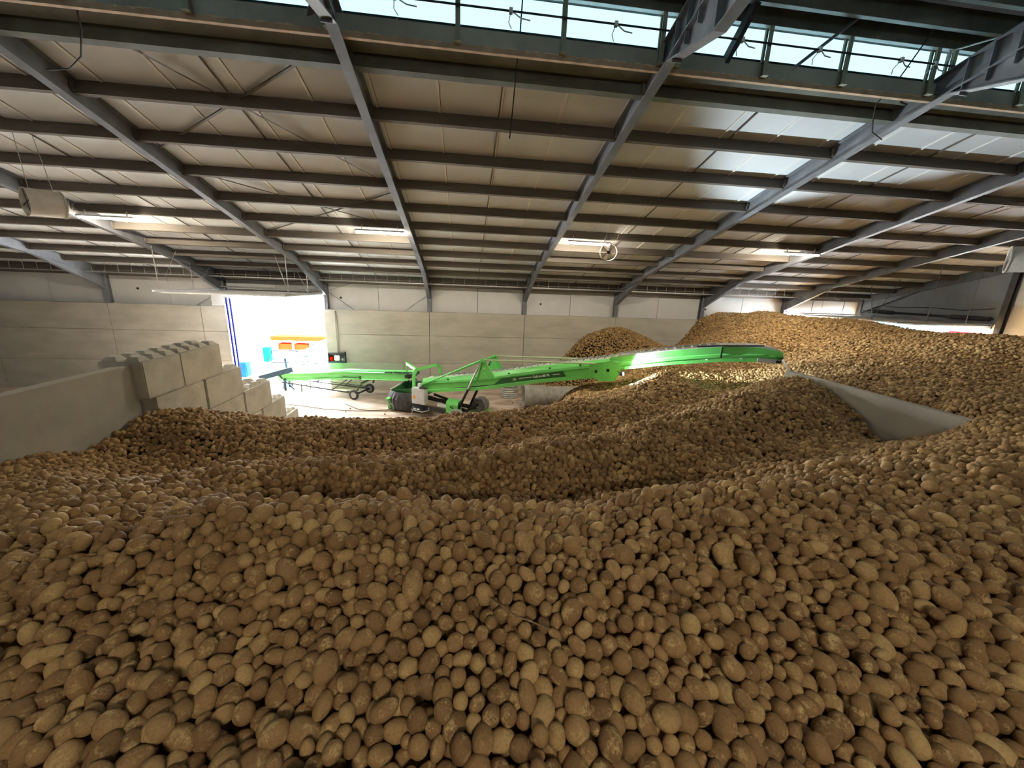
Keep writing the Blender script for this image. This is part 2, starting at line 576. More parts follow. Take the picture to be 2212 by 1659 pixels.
# steel frames: column, haunch, rafter, apex haunch
FRN = ['at the left end wall', 'second from the left end wall', 'third from the left end wall',
       'passing behind the ventilation drum at the left edge', 'left of the bright doorway, ending over its left jamb',
       'coming down to the right jamb of the bright doorway', 'over the green hoop of the long conveyor',
       'in the middle, coming down over the corrugated pipes', 'with its foot over the small mound of potatoes',
       'crossing to the foot beside the big heap', 'nearest the right end wall', 'standing against the right end wall']
for i, X in enumerate(FR):
    f = thing('portal_frame', 'grey steel portal frame ' + FRN[i], 'steel frame', (X, D + 0.2, 0), 'steel portal frames')
    zc0 = 4.06
    if abs(X + 6.85) < 0.1 or abs(X + 11.5) < 0.1:
        MB().ibeam((X, D + 0.02, 4.06), (X, D + 0.02, 5.45), 0.26, 0.2, upv=(0, 1, 0)).build('column', M_STEEL, f)
    else:
        MB().ibeam((X, D + 0.02, zc0), (X, D + 0.02, 5.45), 0.26, 0.2, upv=(0, 1, 0)).build('column', M_STEEL, f)
    nrm = Vector((0, math.sin(0.2574), math.cos(0.2574)))
    z0 = 5.30
    y0 = D + 0.1
    r1 = MB().ibeam((X, y0, zr(y0, z0)), (X, YR, zr(YR, z0)), 0.37, 0.17, upv=nrm)
    r1.build('rafter', M_STEEL, f)
    nrm2 = Vector((0, -math.sin(0.2574), math.cos(0.2574)))
    y2 = YB + 0.1
    MB().ibeam((X, YR, zr(YR, z0)), (X, y2, zr(y2, z0)), 0.37, 0.17, upv=nrm2).build('rafter', M_STEEL, f)
    MB().ibeam((X, YB, 0), (X, YB, 5.4), 0.26, 0.2, upv=(0, 1, 0)).build('column', M_STEEL, f)
    # eaves haunch: web plate and its own bottom flange
    h = MB()
    ya, yb = D + 0.02, D - 2.6
    h.poly([(ya, 4.72), (yb, zr(yb, z0)), (ya, zr(ya, z0))], 'yz', X - 0.008, X + 0.008)
    h.ext([(-0.085, 0), (0.085, 0), (0.085, 0.016), (-0.085, 0.016)], (X, ya, 4.72), (X, yb, zr(yb, z0) - 0.012))
    h.build('eaves_haunch', M_STEEL, f)
    h = MB()
    h.poly([(6.55, zr(6.55, z0)), (6.45, zr(6.45, z0) - 0.05), (YR, 8.63), (2 * YR - 6.45, zr(6.45, z0) - 0.05), (2 * YR - 6.55, zr(6.55, z0)), (YR, zr(YR, z0))], 'yz', X - 0.008, X + 0.008)
    for sgn in (1, -1):
        ye = YR + sgn * 1.22
        h.ext([(-0.085, 0), (0.085, 0), (0.085, 0.016), (-0.085, 0.016)], (X, YR, 8.61), (X, ye, zr(ye, z0) - 0.02))
    h.box(X - 0.085, X + 0.085, YR - 0.012, YR + 0.012, 8.62, 9.55)
    for yy in (5.75, 6.05, 6.35):
        h.box(X - 0.075, X + 0.075, yy - 0.006, yy + 0.006, zr(yy, z0) - 0.15, zr(yy, z0) + 0.36)
    h.build('apex_haunch', M_STEEL, f)

# purlins, one continuous run per row, cut round the rafters
CP = [(-0.01, 0), (-0.01, 0.245), (0.06, 0.245), (0.06, 0.235), (0.0, 0.235), (0.0, 0.01), (0.06, 0.01), (0.06, 0.03), (0.067, 0.03), (0.067, 0.0)]
bays = [XL] + FR[1:-1] + [XR - 0.2]


def purlin_run(y, zb, h, mt, name, label, group, wdt=0.067, thick=0.01, sgn=1):
    o = MB()
    pr = [(-thick, 0), (-thick, h), (wdt, h), (wdt, h - 0.01), (0.0, h - 0.01), (0.0, 0.012), (wdt - 0.007, 0.012), (wdt - 0.007, 0.035), (wdt, 0.035), (wdt, 0.0)]
    ux = Vector((0, math.sin(0.2574) * sgn, math.cos(0.2574)))
    for k in range(len(bays) - 1):
        a, b2 = bays[k] + 0.012, bays[k + 1] - 0.012
        # profile sideways axis: +s points downhill (towards the eaves)
        p0, p1 = Vector((b2, y, zb)), Vector((a, y, zb))
        if sgn < 0:
            p0, p1 = p1, p0
        d = (p1 - p0).normalized()
        s = d.cross(ux).normalized()
        o.ext(pr, p0, p1, ux)
        for xx in (a + 0.03, b2 - 0.03):      # cleats
            o.box(xx - 0.02, xx + 0.02, y - 0.06, y + 0.012, zb + 0.03, zb + 0.2)
    return tag(o.build(name, mt), label, 'purlin', group)


NP = 10
for k in range(NP):
    y = 8.6 + 1.25 * k
    purlin_run(y, zr(y, 5.45), 0.235, M_PURL, 'roof_purlin',
               'dusty brown roof purlin, %s row down from the heavy beam under the skylight' % ORD[k], 'roof purlins of the far slope')
purlin_run(7.42, zr(7.42, 5.44), 0.25, M_STEEL_G, 'edge_beam', 'heavy greenish steel beam below the edge of the far skylight opening', None, wdt=0.1, thick=0.014)
for k in range(6):
    y = 2 * YR - (8.6 + 1.25 * k)
    purlin_run(y, zr(y, 5.45), 0.235, M_PURL, 'roof_purlin', 'dusty brown roof purlin on the near slope, %s row down from the ridge' % ORD[k], 'roof purlins of the near slope', sgn=-1)
# eaves beam at the top of the cladding
o = MB()
for k in range(len(bays) - 1):
    o.box(bays[k] + 0.11, bays[k + 1] - 0.11, D + 0.16, D + 0.29, 5.31, 5.56)
tag(o.build('eaves_beam', M_PURL), 'brown eaves beam along the top of the cladding on the far wall', 'beam')

# ------------------------------------------------------------------ roof lantern
LZ0, LZ1 = 9.15, 9.63
lt = MB()
for s in (1, -1):
    ya = YR + s * 1.5; yb = YR + s * 1.54
    lt.box(XL, XR, min(ya, yb), max(ya, yb), 8.93 if s > 0 else 8.9, LZ0)
    yc = YR + s * 1.68
    lt.box(XL, XR, min(yb, yc), max(yb, yc), 9.04, 9.175)
M_UP = mat('grey_green_upstand', (0.42, 0.43, 0.38), (0.28, 0.285, 0.25), 0.7, 1.5)
struct(lt.build('trim_1', M_UP), 'steel upstand below the skylight panes')
struct(MB().poly([(6.85, zr(6.85, ZS) - 0.10), (7.36, zr(7.36, ZS) - 0.10), (7.36, zr(7.36, ZS) - 0.035), (6.85, zr(6.85, ZS) - 0.035)], 'yz', XL, XR).build('lining_shade_strip', M_STEEL_G), 'dark strip painting shade on the roof lining between the edge beam and the skylight')  # dark plate laid over the lining in place of its deep shade
lr = MB()
for s in (1, -1):
    p = [(YR, 10.33), (YR + s * 1.9, 9.90), (YR + s * 1.9, 9.95), (YR, 10.38)]
    lr.poly(p, 'yz', XL - 0.1, XR + 0.2)
    lr.box(XL, XR, min(YR + s * 1.5, YR + s * 1.56), max(YR + s * 1.5, YR + s * 1.56), 9.62, 9.95)
lr.poly([(YR - 1.6, 8.9), (YR + 1.6, 8.9), (YR + 1.6, 9.9), (YR, 10.33), (YR - 1.6, 9.9)], 'yz', XR, XR + 0.12)
lr.poly([(YR - 1.6, 8.9), (YR + 1.6, 8.9), (YR + 1.6, 9.9), (YR, 10.33), (YR - 1.6, 9.9)], 'yz', XL - 0.12, XL)
M_LROOF = mat('dark_roof_sheet', (0.10, 0.098, 0.092), (0.06, 0.058, 0.055), 0.8, 2)
struct(lr.build('lantern_roof', M_LROOF), 'dark sheeted roof over the skylight')
# insulation edge with squeezed out foam
fm = MB()
fm.box(XL, XR, 6.775, 6.84, 8.86, 8.928)
fe = tag(fm.build('insulation_edge', M_FOAM), 'brick coloured cut edge of roof insulation below the skylight', 'insulation')
fb = MB()
x = -20.0
pts = []
rr = []
while x < XR - 0.3:
    pts.append((x, 6.785 + rnd.uniform(-0.012, 0.012), 8.93 + rnd.uniform(-0.012, 0.012)))
    rr.append(rnd.uniform(0.004, 0.022) if rnd.random() < 0.72 else 0.003)
    x += rnd.uniform(0.04, 0.09)
fb.tube(pts, rr, 6)
fb.build('foam_bead', M_FOAMW, fe, smooth=True)

POSTS = [-16.6, -15.0, -13.4, -11.6, -10.0, -8.4, -6.95, -5.3, -3.75, -1.95, -0.14, 1.43, 2.98, 3.25, 4.75, 6.17, 7.82, 8.15, 9.7, 11.2, 12.85, 14.4, 16.0, 17.9, 19.5, 21.2]
for i in range(len(POSTS) - 1):
    a, b2 = POSTS[i], POSTS[i + 1]
    pn = MB().box(a, b2, 6.84, 6.846, LZ0 - 0.02, LZ1 + 0.02).build('window_%d' % (i + 1), M_PANE)
    struct(pn)
pn = MB().box(XL, POSTS[0], 6.84, 6.846, LZ0 - 0.02, LZ1 + 0.02).build('window_40', M_PANE); struct(pn)
pn = MB().box(POSTS[-1], XR, 6.84, 6.846, LZ0 - 0.02, LZ1 + 0.02).build('window_41', M_PANE); struct(pn)
pn = MB().box(XL, XR, 2 * YR - 6.846, 2 * YR - 6.84, LZ0 - 0.02, LZ1 + 0.02).build('window_42', M_PANE); struct(pn)
M_POST = mat('pale_green_grey_post', (0.34, 0.36, 0.28), (0.22, 0.235, 0.18), 0.7, 3)
for i, X in enumerate(POSTS):
    o = MB()
    o.ext([(-0.035, 0), (0.035, 0), (0.035, 0.012), (-0.023, 0.012), (-0.023, 0.09), (-0.035, 0.09)], (X, 6.70, 8.92), (X, 6.70, 9.62), upv=(0, 1, 0))
    o.box(X - 0.05, X + 0.05, 6.66, 6.80, 8.915, 8.93)
    o.box(X - 0.02, X + 0.02, 6.80, 6.836, 9.13, 9.64)
    lab = 'pale steel post of the skylight frame, %s from the left end' % (ORD[i] if i < 12 else ['thirteenth', 'fourteenth', 'fifteenth', 'sixteenth', 'seventeenth', 'eighteenth', 'nineteenth', 'twentieth', 'twenty-first', 'twenty-second', 'twenty-third', 'twenty-fourth', 'twenty-fifth', 'twenty-sixth'][i - 12])
    tag(o.build('lantern_post', M_POST), lab, 'post', 'skylight posts')


def lantern_purlin(y, zb, h, name, label):
    o = MB()
    o.box(XL, XR, y - 0.006, y + 0.006, zb, zb + h)
    o.box(XL, XR, y, y + 0.07, zb, zb + 0.012)
    o.box(XL, XR, y, y + 0.07, zb + h - 0.012, zb + h)
    po = tag(o.build(name, M_PURLT), label, 'purlin', 'purlins of the skylight roof')
    MB().box(XL, XR, y + 0.062, y + 0.072, zb - 0.002, zb + 0.03).box(XL, XR, y - 0.004, y + 0.07, zb - 0.004, zb - 0.001).build('pale_flange', M_GALV, po)
    return po


M_PURLT = mat('dark_green_grey_purlin', (0.16, 0.165, 0.14), (0.09, 0.092, 0.078), 0.7, 2)
lantern_purlin(6.70, 9.60, 0.26, 'lantern_purlin', 'grey green purlin right above the skylight panes')
lantern_purlin(6.40, 9.69, 0.27, 'lantern_purlin', 'black purlin across the top right corner, nearer than the one above the panes')
lantern_purlin(6.05, 9.83, 0.24, 'lantern_purlin', 'topmost dark purlin in the top right corner of the photo')
lantern_purlin(2 * YR - 6.70, 9.60, 0.26, 'lantern_purlin', 'purlin above the panes of the near side of the skylight')
# opening shaft with rack arms
o = thing('window_opening_shaft', 'thin dark rod running along the whole skylight', 'opening gear', (0, 6.66, 9.34))
MB().tube([(XL + 0.3, 6.66, 9.34), (XR - 0.3, 6.66, 9.34)], 0.014, 8).build('shaft', M_DARK, o, smooth=True)
for X in (-8.9, -5.9, -4.5, -1.02, 0.62, 2.2, 4.25, 5.6, 7.1, 7.75, 9.2, 12.1, 13.8, 16.6):
    a = MB().tube([(X, 6.65, 9.34), (X + 0.16, 6.72, 9.30), (X + 0.3, 6.76, 9.31)], 0.009, 6)
    a.box(X - 0.025, X + 0.025, 6.63, 6.69, 9.31, 9.37)
    a.tube([(X, 6.67, 9.33), (X - 0.02, 6.75, 9.25), (X + 0.03, 6.8, 9.2)], 0.007, 6)
    a.build('arm', M_WHITE, o)
# raking struts inside the lantern
for X, dx, nm, wd in ((4.12, 0.12, 'raking dark box strut of the skylight, beside the middle frame', 0.15), (-6.3, 0.1, 'raking dark box strut of the skylight, near the left frame', 0.13)):
    tag(MB().bar((X, 6.93, 9.04), (X + dx, 6.42, 9.70), wd, 0.07, upv=(1, 0, 0)).build('raking_strut', M_DARK), nm, 'strut')
for (a, b2), nm in ((((5.22, 6.86, 9.02), (6.02, 6.5, 9.70)), 'slender raking brace of the skylight, right of the middle frame'),
                    (((-2.35, 7.0, 8.92), (-2.0, 6.5, 9.3)), 'short diagonal brace at the skylight, left of the frame in the centre')):
    tag(MB().ext([(-0.03, 0), (0.03, 0), (0.03, 0.008), (-0.022, 0.008), (-0.022, 0.05), (-0.03, 0.05)], a, b2).build('diagonal_brace', M_STEEL), nm, 'brace')
for X, nm in ((7.98, 'curved knee bracket at the skylight beside the right hand frame'), (3.3, 'curved knee bracket at the skylight beside the middle frame')):
    tag(MB().bar((X, 6.68, 9.55), (X + 0.55, 6.45, 9.68), 0.05, 0.012).bar((X, 6.66, 9.4), (X, 6.66, 9.56), 0.05, 0.012).build('knee_bracket', M_WHITE), nm, 'bracket')

# hanging cables
for pts, nm in (([(0.80, 6.72, 9.75), (0.80, 7.0, 9.2), (0.78, 7.22, 8.8), (0.76, 7.28, 8.4), (0.72, 7.3, 7.92)], 'dark cable hanging down in the middle of the roof'),
                ([(7.35, 6.45, 9.72), (7.32, 6.8, 9.2), (7.3, 7.12, 8.9), (7.5, 7.3, 8.72), (7.75, 7.5, 8.62), (8.1, 7.6, 8.55)], 'dark cable hanging from the right part of the skylight'),
                ([(-5.3, 7.0, 9.0), (-5.45, 7.2, 8.8), (-5.75, 7.5, 8.6), (-6.1, 7.7, 8.5), (-6.5, 7.8, 8.5)], 'curved cable hanging at the top left')):
    tag(MB().tube(pts, 0.011, 6).build('hanging_cable', M_CABLE, smooth=True), nm, 'cable')

# sag rods at mid bay
SR = [(-14.0, 'in the bay at the left edge'), (-9.2, 'in the bay of the bright doorway'), (-4.3, 'in the bay left of the centre'), (0.62, 'in the centre bay'), (5.55, 'in the bay right of the centre'), (10.5, 'in the bay before the big heap'), (15.5, 'in the second bay from the right end')]
for X, nm in SR:
    tag(MB().ext([(-0.012, 0), (0.012, 0), (0.012, 0.024), (-0.012, 0.024)], (X, 20.0, zr(20.0, 5.655)), (X, 7.5, zr(7.5, 5.655))).build('sag_rod', M_PURL), 'thin dark sag rod between the purlins ' + nm, 'rod', 'sag rods')
# wind bracing
BR = [((-5.3, 7.6), (-1.95, 11.3), 'upper brace, falling to the right'), ((-2.4, 7.5), (-6.75, 10.4), 'upper brace, falling to the left'),
      ((-6.75, 11.2), (-1.95, 14.1), 'lower brace, falling to the right'), ((-1.95, 11.7), (-6.75, 14.9), 'lower brace, falling to the left')]
for k, (a, b2, nm) in enumerate(BR):
    zz = 5.62 if k % 2 else 5.59
    tag(MB().ext([(-0.025, 0), (0.025, 0), (0.025, 0.006), (-0.019, 0.006), (-0.019, 0.025), (-0.025, 0.025)], (a[0], a[1], zr(a[1], zz)), (b2[0], b2[1], zr(b2[1], zz))).build('wind_brace', M_PURL), 'steel angle wind brace left of the centre frame, ' + nm, 'brace', 'wind braces')

# cable tray on hanger rods along the far wall
ct = thing('cable_tray', 'long grey cable tray hung on short rods along the far wall', 'cable tray', (0, 19.6, 5.42))
o = MB()
for y in (19.42, 19.78):
    o.box(-22, 20.5, y - 0.004, y + 0.004, 5.42, 5.47)
    o.box(-22, 20.5, min(y, y + (0.03 if y < 19.6 else -0.03)), max(y, y + (0.03 if y < 19.6 else -0.03)), 5.42, 5.425)
x = -22
while x < 20.5:
    o.box(x - 0.01, x + 0.01, 19.42, 19.78, 5.42, 5.435)
    x += 0.34
o.build('tray', M_GALV, ct)
o = MB().tube([(-22, 19.53, 5.445), (20.4, 19.53, 5.445)], 0.016, 6).tube([(-22, 19.6, 5.445), (20.4, 19.6, 5.445)], 0.016, 6)
o.build('cables', M_CABLE, ct)
x = -6.83 - 0.52 * 28
n = 0
while x < 20.4:
    if all(abs(x - X) > 0.1 for X in FR) and x > -21.9:
        MB().box(x - 0.007, x + 0.007, 19.42 - 0.018, 19.42 - 0.004, 5.42, zr(19.42, 5.69)).build('hanger_rod', M_GALV, ct)
        n += 1
    x += 0.52

# fluorescent lamps under the purlin at Y 13.6; the last batten is unseen, added to brighten the foreground
for X0, yy0, nm in ((-11.3, 13.6, 'lit fluorescent batten beside the ventilation drum at the left'), (-3.5, 13.6, 'lit fluorescent batten left of the centre frame'),
               (3.42, 13.6, 'lit fluorescent batten above the round fan'), (11.45, 13.6, 'lit fluorescent batten above the big heap on the right'),
               (-0.2, -3.0, 'added unseen batten on the near slope behind the camera, brightening the foreground')):
    X1 = X0 + 1.5
    y, z = yy0 - 0.12, zr(yy0, 5.45) - 0.16
    f = thing('fluorescent_lamp', nm, 'lamp', ((X0 + X1) / 2, y, z), 'fluorescent lamps in the roof')
    MB().poly([(y - 0.04, z + 0.06), (y + 0.04, z + 0.06), (y + 0.10, z + 0.0), (y + 0.03, z + 0.025), (y - 0.03, z + 0.025), (y - 0.10, z + 0.0)], 'yz', X0, X1).build('housing', M_WHITE, f)
    MB().tube([(X0 + 0.02, y, z - 0.012), (X1 - 0.02, y, z - 0.012)], 0.032, 12).build('tube', M_TUBE if yy0 > 0 else M_TUBE_FILL, f, smooth=True)
    for xx in (X0 + 0.2, X1 - 0.2):
        MB().box(xx - 0.01, xx + 0.01, y + 0.0, y + 0.03, z + 0.055, z + 0.20).build('clip', M_GALV, f)


# fans
def drum_fan(c, ax, rad, ln, nm, cables, flat=False):
    c = Vector(c); ax = Vector(ax).normalized()
    f = thing('drum_fan', nm, 'fan', c, 'roof fans')
    M_DRUM = mat('cream_fan_drum', (0.62, 0.57, 0.50), (0.45, 0.40, 0.34), 0.6, 3)
    d = MB()
    t = 0.008
    h = ln / 2
    d.lathe([(-h, rad), (h, rad), (h, rad - t), (-h, rad - t)], c, ax, 40)
    for s in (-h, h):
        d.lathe([(s - 0.012, rad + 0.012), (s + 0.012, rad + 0.012), (s + 0.012, rad - 0.012), (s - 0.012, rad - 0.012)], c, ax, 40)
    d.build('drum', M_DRUM, f, smooth=True)
    m_ = MB()
    m_.lathe([(-0.1, 0.0001), (-0.1, rad * 0.2), (0.09, rad * 0.2), (0.12, rad * 0.12), (0.12, 0.0001)], c, ax, 20)
    m_.build('motor', M_DARK, f, smooth=True)
    a = Vector((0, 0, 1)); s = ax.cross(a).normalized(); u = s.cross(ax)
    for k in range(4):
        th = k * math.pi / 2 + 0.5
        e = s * math.cos(th) + u * math.sin(th)
        g = e.cross(ax)
        b = MB()
        p = [c + e * rad * 0.18 + g * 0.03 + ax * 0.01, c + e * rad * 0.18 - g * 0.03 - ax * 0.02, c + e * rad * 0.92 - g * 0.10 - ax * 0.05, c + e * rad * 0.92 + g * 0.07 + ax * 0.03]
        q = [x + ax * 0.008 for x in p]
        b.add([tuple(x) for x in p + q], [(0, 1, 2, 3), (7, 6, 5, 4), (0, 4, 5, 1), (1, 5, 6, 2), (2, 6, 7, 3), (3, 7, 4, 0)])
        b.build('blade', M_DRUM, f)
    sp = MB()
    for th in (0.2, 0.2 + math.pi * 0.5, 0.2 + math.pi, 0.2 + math.pi * 1.5):
        e = s * math.cos(th) + u * math.sin(th)
        sp.bar(c - ax * (h - 0.02) + e * rad * 0.05, c - ax * (h - 0.02) + e * (rad - 0.004), 0.025, 0.008, upv=ax)
    sp.build('guard_spokes', M_DARK, f)
    for p, q in cables:
        MB().tube([p, q], 0.006, 6).build('suspension_wire', M_GALV, f)
    return f


def ray_pt(u_, v_, d_):
    return CAM + (rt * ((u_ - 1106) / FPX) - up * ((v_ - 829.5) / FPX) + fw) * d_


cA = Vector((4.62, 12.73, 6.68))
drum_fan(cA, (-0.25, -0.95, -0.1), 0.27, 0.28, 'round cream fan hanging right of the middle frame', [(cA + Vector((-0.2, 0, 0.2)), Vector((4.45, 12.35, zr(12.35, 5.45)))), (cA + Vector((0.2, 0.05, 0.2)), Vector((4.85, 12.35, zr(12.35, 5.45))))])
cB = Vector((-8.95, 9.98, 6.84))
drum_fan(cB, (0.55, 0.83, 0.03), 0.27, 0.52, 'cream ventilation drum at the left edge of the photo', [(cB + Vector((-0.12, -0.12, 0.25)), Vector((-9.1, 9.86, zr(9.86, 5.45)))), (cB + Vector((0.12, 0.12, 0.25)), Vector((-8.8, 9.9, zr(9.9, 5.45))))])
cC = Vector((12.05, 7.3, 6.46))
drum_fan(cC, (0.62, -0.78, 0.0), 0.27, 0.6, 'ventilation drum cut off by the right edge of the photo', [(cC + Vector((-0.2, 0, 0.25)), Vector((11.85, 7.42, zr(7.42, 5.45)))), (cC + Vector((0.2, 0, 0.25)), Vector((12.25, 7.42, zr(7.42, 5.45))))])

# sockets, small fittings on the far wall
for (X, z), nm in (((-6.2, 4.62), 'small round black sensor on the cladding right of the doorway'), ((3.95, 4.62), 'small round black sensor on the cladding right of the middle frame'), ((13.35, 4.62), 'small round black sensor on the cladding above the big heap'), ((-15.3, 4.75), 'round black hole cover on the cladding left of the doorway')):
    tag(MB().lathe([(-0.03, 0.0001), (-0.03, 0.045), (0.0, 0.055), (0.0, 0.0001)], (X, D + 0.30, z), (0, 1, 0), 16).build('wall_sensor', M_BLACK), nm, 'sensor')
tag(MB().bar((-3.1, D + 0.27, 4.05), (-1.98, D + 0.2, 4.85), 0.05, 0.012).build('wall_brace', M_STEEL), 'diagonal brace on the cladding beside the centre frame', 'brace')
tag(MB().bar((-5.6, D + 0.27, 4.05), (-6.75, D + 0.2, 4.9), 0.05, 0.012).bar((-5.7, D + 0.25, 5.3), (-6.75, D + 0.2, 4.95), 0.04, 0.012).build('wall_brace', M_STEEL), 'pair of diagonal braces on the cladding beside the doorway column', 'brace')
tag(MB().bar((DX0 - 0.3, D + 0.27, 4.7), (DX0 - 1.4, D + 0.27, 4.06), 0.02, 0.012).build('wall_brace', M_STEEL), 'thin diagonal rod on the cladding left of the doorway', 'brace')

# ------------------------------------------------------------------ the far doorway
dj = MB()
dj.box(DX0 - 0.02, DX0 + 0.03, D - 0.02, D + 0.45, 0, DZ)
dj.box(DX1 - 0.03, DX1 + 0.02, D - 0.02, D + 0.45, 0, DZ)
dj.box(DX0, DX1, D + 0.28, D + 0.45, DZ - 0.06, DZ)
struct(dj.build('trim_2', M_WHITE), 'white jambs and head of the bright doorway')
cp = MB().box(DX1 - 0.03, -6.42, D - 0.09, D + 0.0, 0.85, 4.0).box(-6.42, -6.36, D - 0.05, D, 0.85, 3.8)
struct(cp.build('trim_3', M_CONC), 'concrete pier right of the doorway')
bk = MB()
bk.box(DX0 - 0.55, DX0 - 0.02, D - 0.02, D + 0.02, 4.08, 4.78)
struct(bk.build('trim_4', M_CLAD), 'pale board left of the head of the doorway')
rl = thing('door_guide_rail', 'pair of blue upright guide rails at the left jamb of the doorway', 'guide rail', (DX0 + 0.15, D, 0))
for xx in (DX0 + 0.07, DX0 + 0.23):
    MB().box(xx, xx + 0.07, D - 0.05, D + 0.02, 0.0, 4.45).build('rail', M_BLUEP, rl)
MB().box(DX0 + 0.03, DX0 + 0.34, D - 0.06, D + 0.03, 4.45, 4.52).build('rail_head', M_GALV, rl)
rl2 = thing('door_guide_rail', 'pale upright guide rail at the right jamb of the doorway', 'guide rail', (DX1 - 0.25, D + 0.3, 0))
MB().box(DX1 - 0.32, DX1 - 0.05, D + 0.22, D + 0.3, 2.9, 4.3).build('rail', M_GALV, rl2)
MB().tube([(DX1 - 0.08, D + 0.2, 4.3), (DX1 - 0.09, D + 0.1, 4.55), (DX1 - 0.12, D - 0.15, 4.7)], 0.03, 8).build('rail_bend', M_GALV, rl2)

# overhead sectional doors in raised position
M_DOOR = mat('white_door_skin', (0.72, 0.73, 0.74), (0.6, 0.61, 0.62), 0.5, 3)
od = thing('door_1', None, None, (-9.2, 18.0, 4.78)); od['kind'] = 'structure'; od['label'] = 'raised overhead door lying flat below the roof at the bright doorway'
dp = MB()
ny = 6
for k in range(ny):
    ya = 16.15 + k * 0.65
    dp.cbox(DX0 + 0.05, DX1 - 0.05, ya, ya + 0.64, 4.76, 4.80, 0.008)
dp.box(DX0 + 0.05, DX1 - 0.05, 20.04, D + 0.30, 4.745, 4.775)
dp.build('door_leaf', M_DOOR, od)
for k in range(ny):
    ya = 16.15 + k * 0.65 + 0.3
    MB().box(DX0 + 0.05, DX1 - 0.05, ya, ya + 0.05, 4.80, 4.83).build('stiffener', M_GALV, od)
for xx in (DX0 - 0.02, DX1 + 0.02):
    MB().box(xx - 0.03, xx + 0.03, 15.9, D + 0.1, 4.82, 4.88).build('track', M_GALV, od)
    for yy in (16.3, 18.2):
        MB().bar((xx, yy, 4.86), (xx, yy, zr(yy, 5.44)), 0.03, 0.006).build('hanger_strap', M_GALV, od)
        MB().bar((xx, yy, 4.86), (xx + (0.55 if xx < -9 else -0.55), yy + 0.4, zr(yy + 0.4, 5.44)), 0.03, 0.006).build('hanger_strap', M_GALV, od)
MB().tube([(DX0, D - 0.14, 4.98), (DX1, D - 0.14, 4.98)], 0.03, 10).build('torsion_shaft', M_GALV, od)
# end wall door
od = thing('door_2', None, None, (21.2, 17.3, 4.55)); od['kind'] = 'structure'; od['label'] = 'raised overhead door below the roof at the right end wall'
dp = MB()
for k in range(6):
    xa = 19.1 + k * 0.65
    dp.cbox(xa, xa + 0.64, GY0 + 0.05, GY1 - 0.05, 4.50, 4.55, 0.008)
dp.build('door_leaf', M_DOOR, od)
for yy in (GY0, GY1):
    MB().box(18.2, XR, yy - 0.03, yy + 0.03, 4.57, 4.63).build('track', M_STEEL, od)
    for xx in (19.6, 21.6):
        MB().bar((xx, yy, 4.6), (xx, yy, zr(yy, 5.44)), 0.04, 0.006).build('hanger_strap', M_STEEL, od)
for xx in (20.0,):
    for dy in (-0.75, 0.5):
        MB().bar((xx, 17.0, 4.55), (xx + 0.1, 17.0 + dy, zr(17.0 + dy, 5.44)), 0.04, 0.006).build('hanger_strap', M_STEEL, od)
MB().box(XR - 0.14, XR - 0.03, GY0, GY1, 4.42, 4.66).build('head_beam', M_STEEL, od)
MB().tube([(XR - 0.15, GY0, 4.85), (XR - 0.15, GY1, 4.85)], 0.05, 10).build('torsion_shaft', M_DARK, od)
for ya, yb in ((GY0 + 0.1, GY0 + 1.5), (GY1 - 1.6, GY1 - 0.3)):
    MB().tube([(XR - 0.15, ya, 4.85), (XR - 0.15, yb, 4.85)], 0.10, 14).build('spring', M_DARK, od)
struct(MB().box(XR - 0.06, XR + 0.02, GY0 - 0.16, GY0 + 0.04, 0, GZ + 0.2).box(XR - 0.06, XR + 0.02, GY1 - 0.04, GY1 + 0.12, 0, GZ + 0.2).build('trim_5', M_WHITE), 'jambs of the end wall door')
tag(MB().ibeam((XR - 0.29, GY0 - 0.32, 0), (XR - 0.29, GY0 - 0.32, zr(GY0 - 0.32, 5.28)), 0.22, 0.2, upv=(1, 0, 0)).build('gable_post', M_DARK), 'dark steel post at the right end wall beside the half open door', 'post')
tag(MB().tube([(XR - 0.07, 20.0, 5.2), (XR - 0.08, 18.2, 5.14), (XR - 0.08, 17.0, 5.22), (XR - 0.08, 15.6, 5.16), (XR - 0.07, 14.5, 5.3)], 0.018, 6).build('wall_cable', M_CABLE, smooth=True), 'black cable sagging across the right end wall above the door', 'cable')

# ------------------------------------------------------------------ dividing walls
sl = MB()
ys = [-9.0, -6.2, -3.2, -0.2, 2.6, 5.3, 8.02]
for k in range(len(ys) - 1):
    a, b2 = ys[k] + 0.006, ys[k + 1] - 0.006
    # slab with a thin stem and a foot
    sl.poly([(-6.36, 0), (-6.36, 3.76), (-6.58, 3.76), (-6.66, 0.3), (-7.6, 0.15), (-7.6, 0)], 'xz', a, b2)
wl = tag(sl.build('dividing_wall', M_SLAB), 'long plain concrete dividing wall on the left', 'wall')
wr = MB()
ys = [-9.0, -4.6, -0.2, 4.1, 8.56]
for k in range(len(ys) - 1):
    a, b2 = ys[k] + 0.006, ys[k + 1] - 0.006
    wr.poly([(8.0, 0), (8.0, 3.0), (8.008, 3.0), (8.008, 3.02), (8.0, 3.02), (8.0, 3.69), (8.16, 3.69), (8.24, 0)], 'xz', a, b2)
wrt = tag(wr.build('dividing_wall', M_SLAB), 'short stretch of concrete dividing wall rising out of the heap on the right', 'wall')
MB().bar((8.06, 8.5, 3.69), (7.96, 8.66, 3.95), 0.03).build('lifting_hook', M_STRIP, wrt)

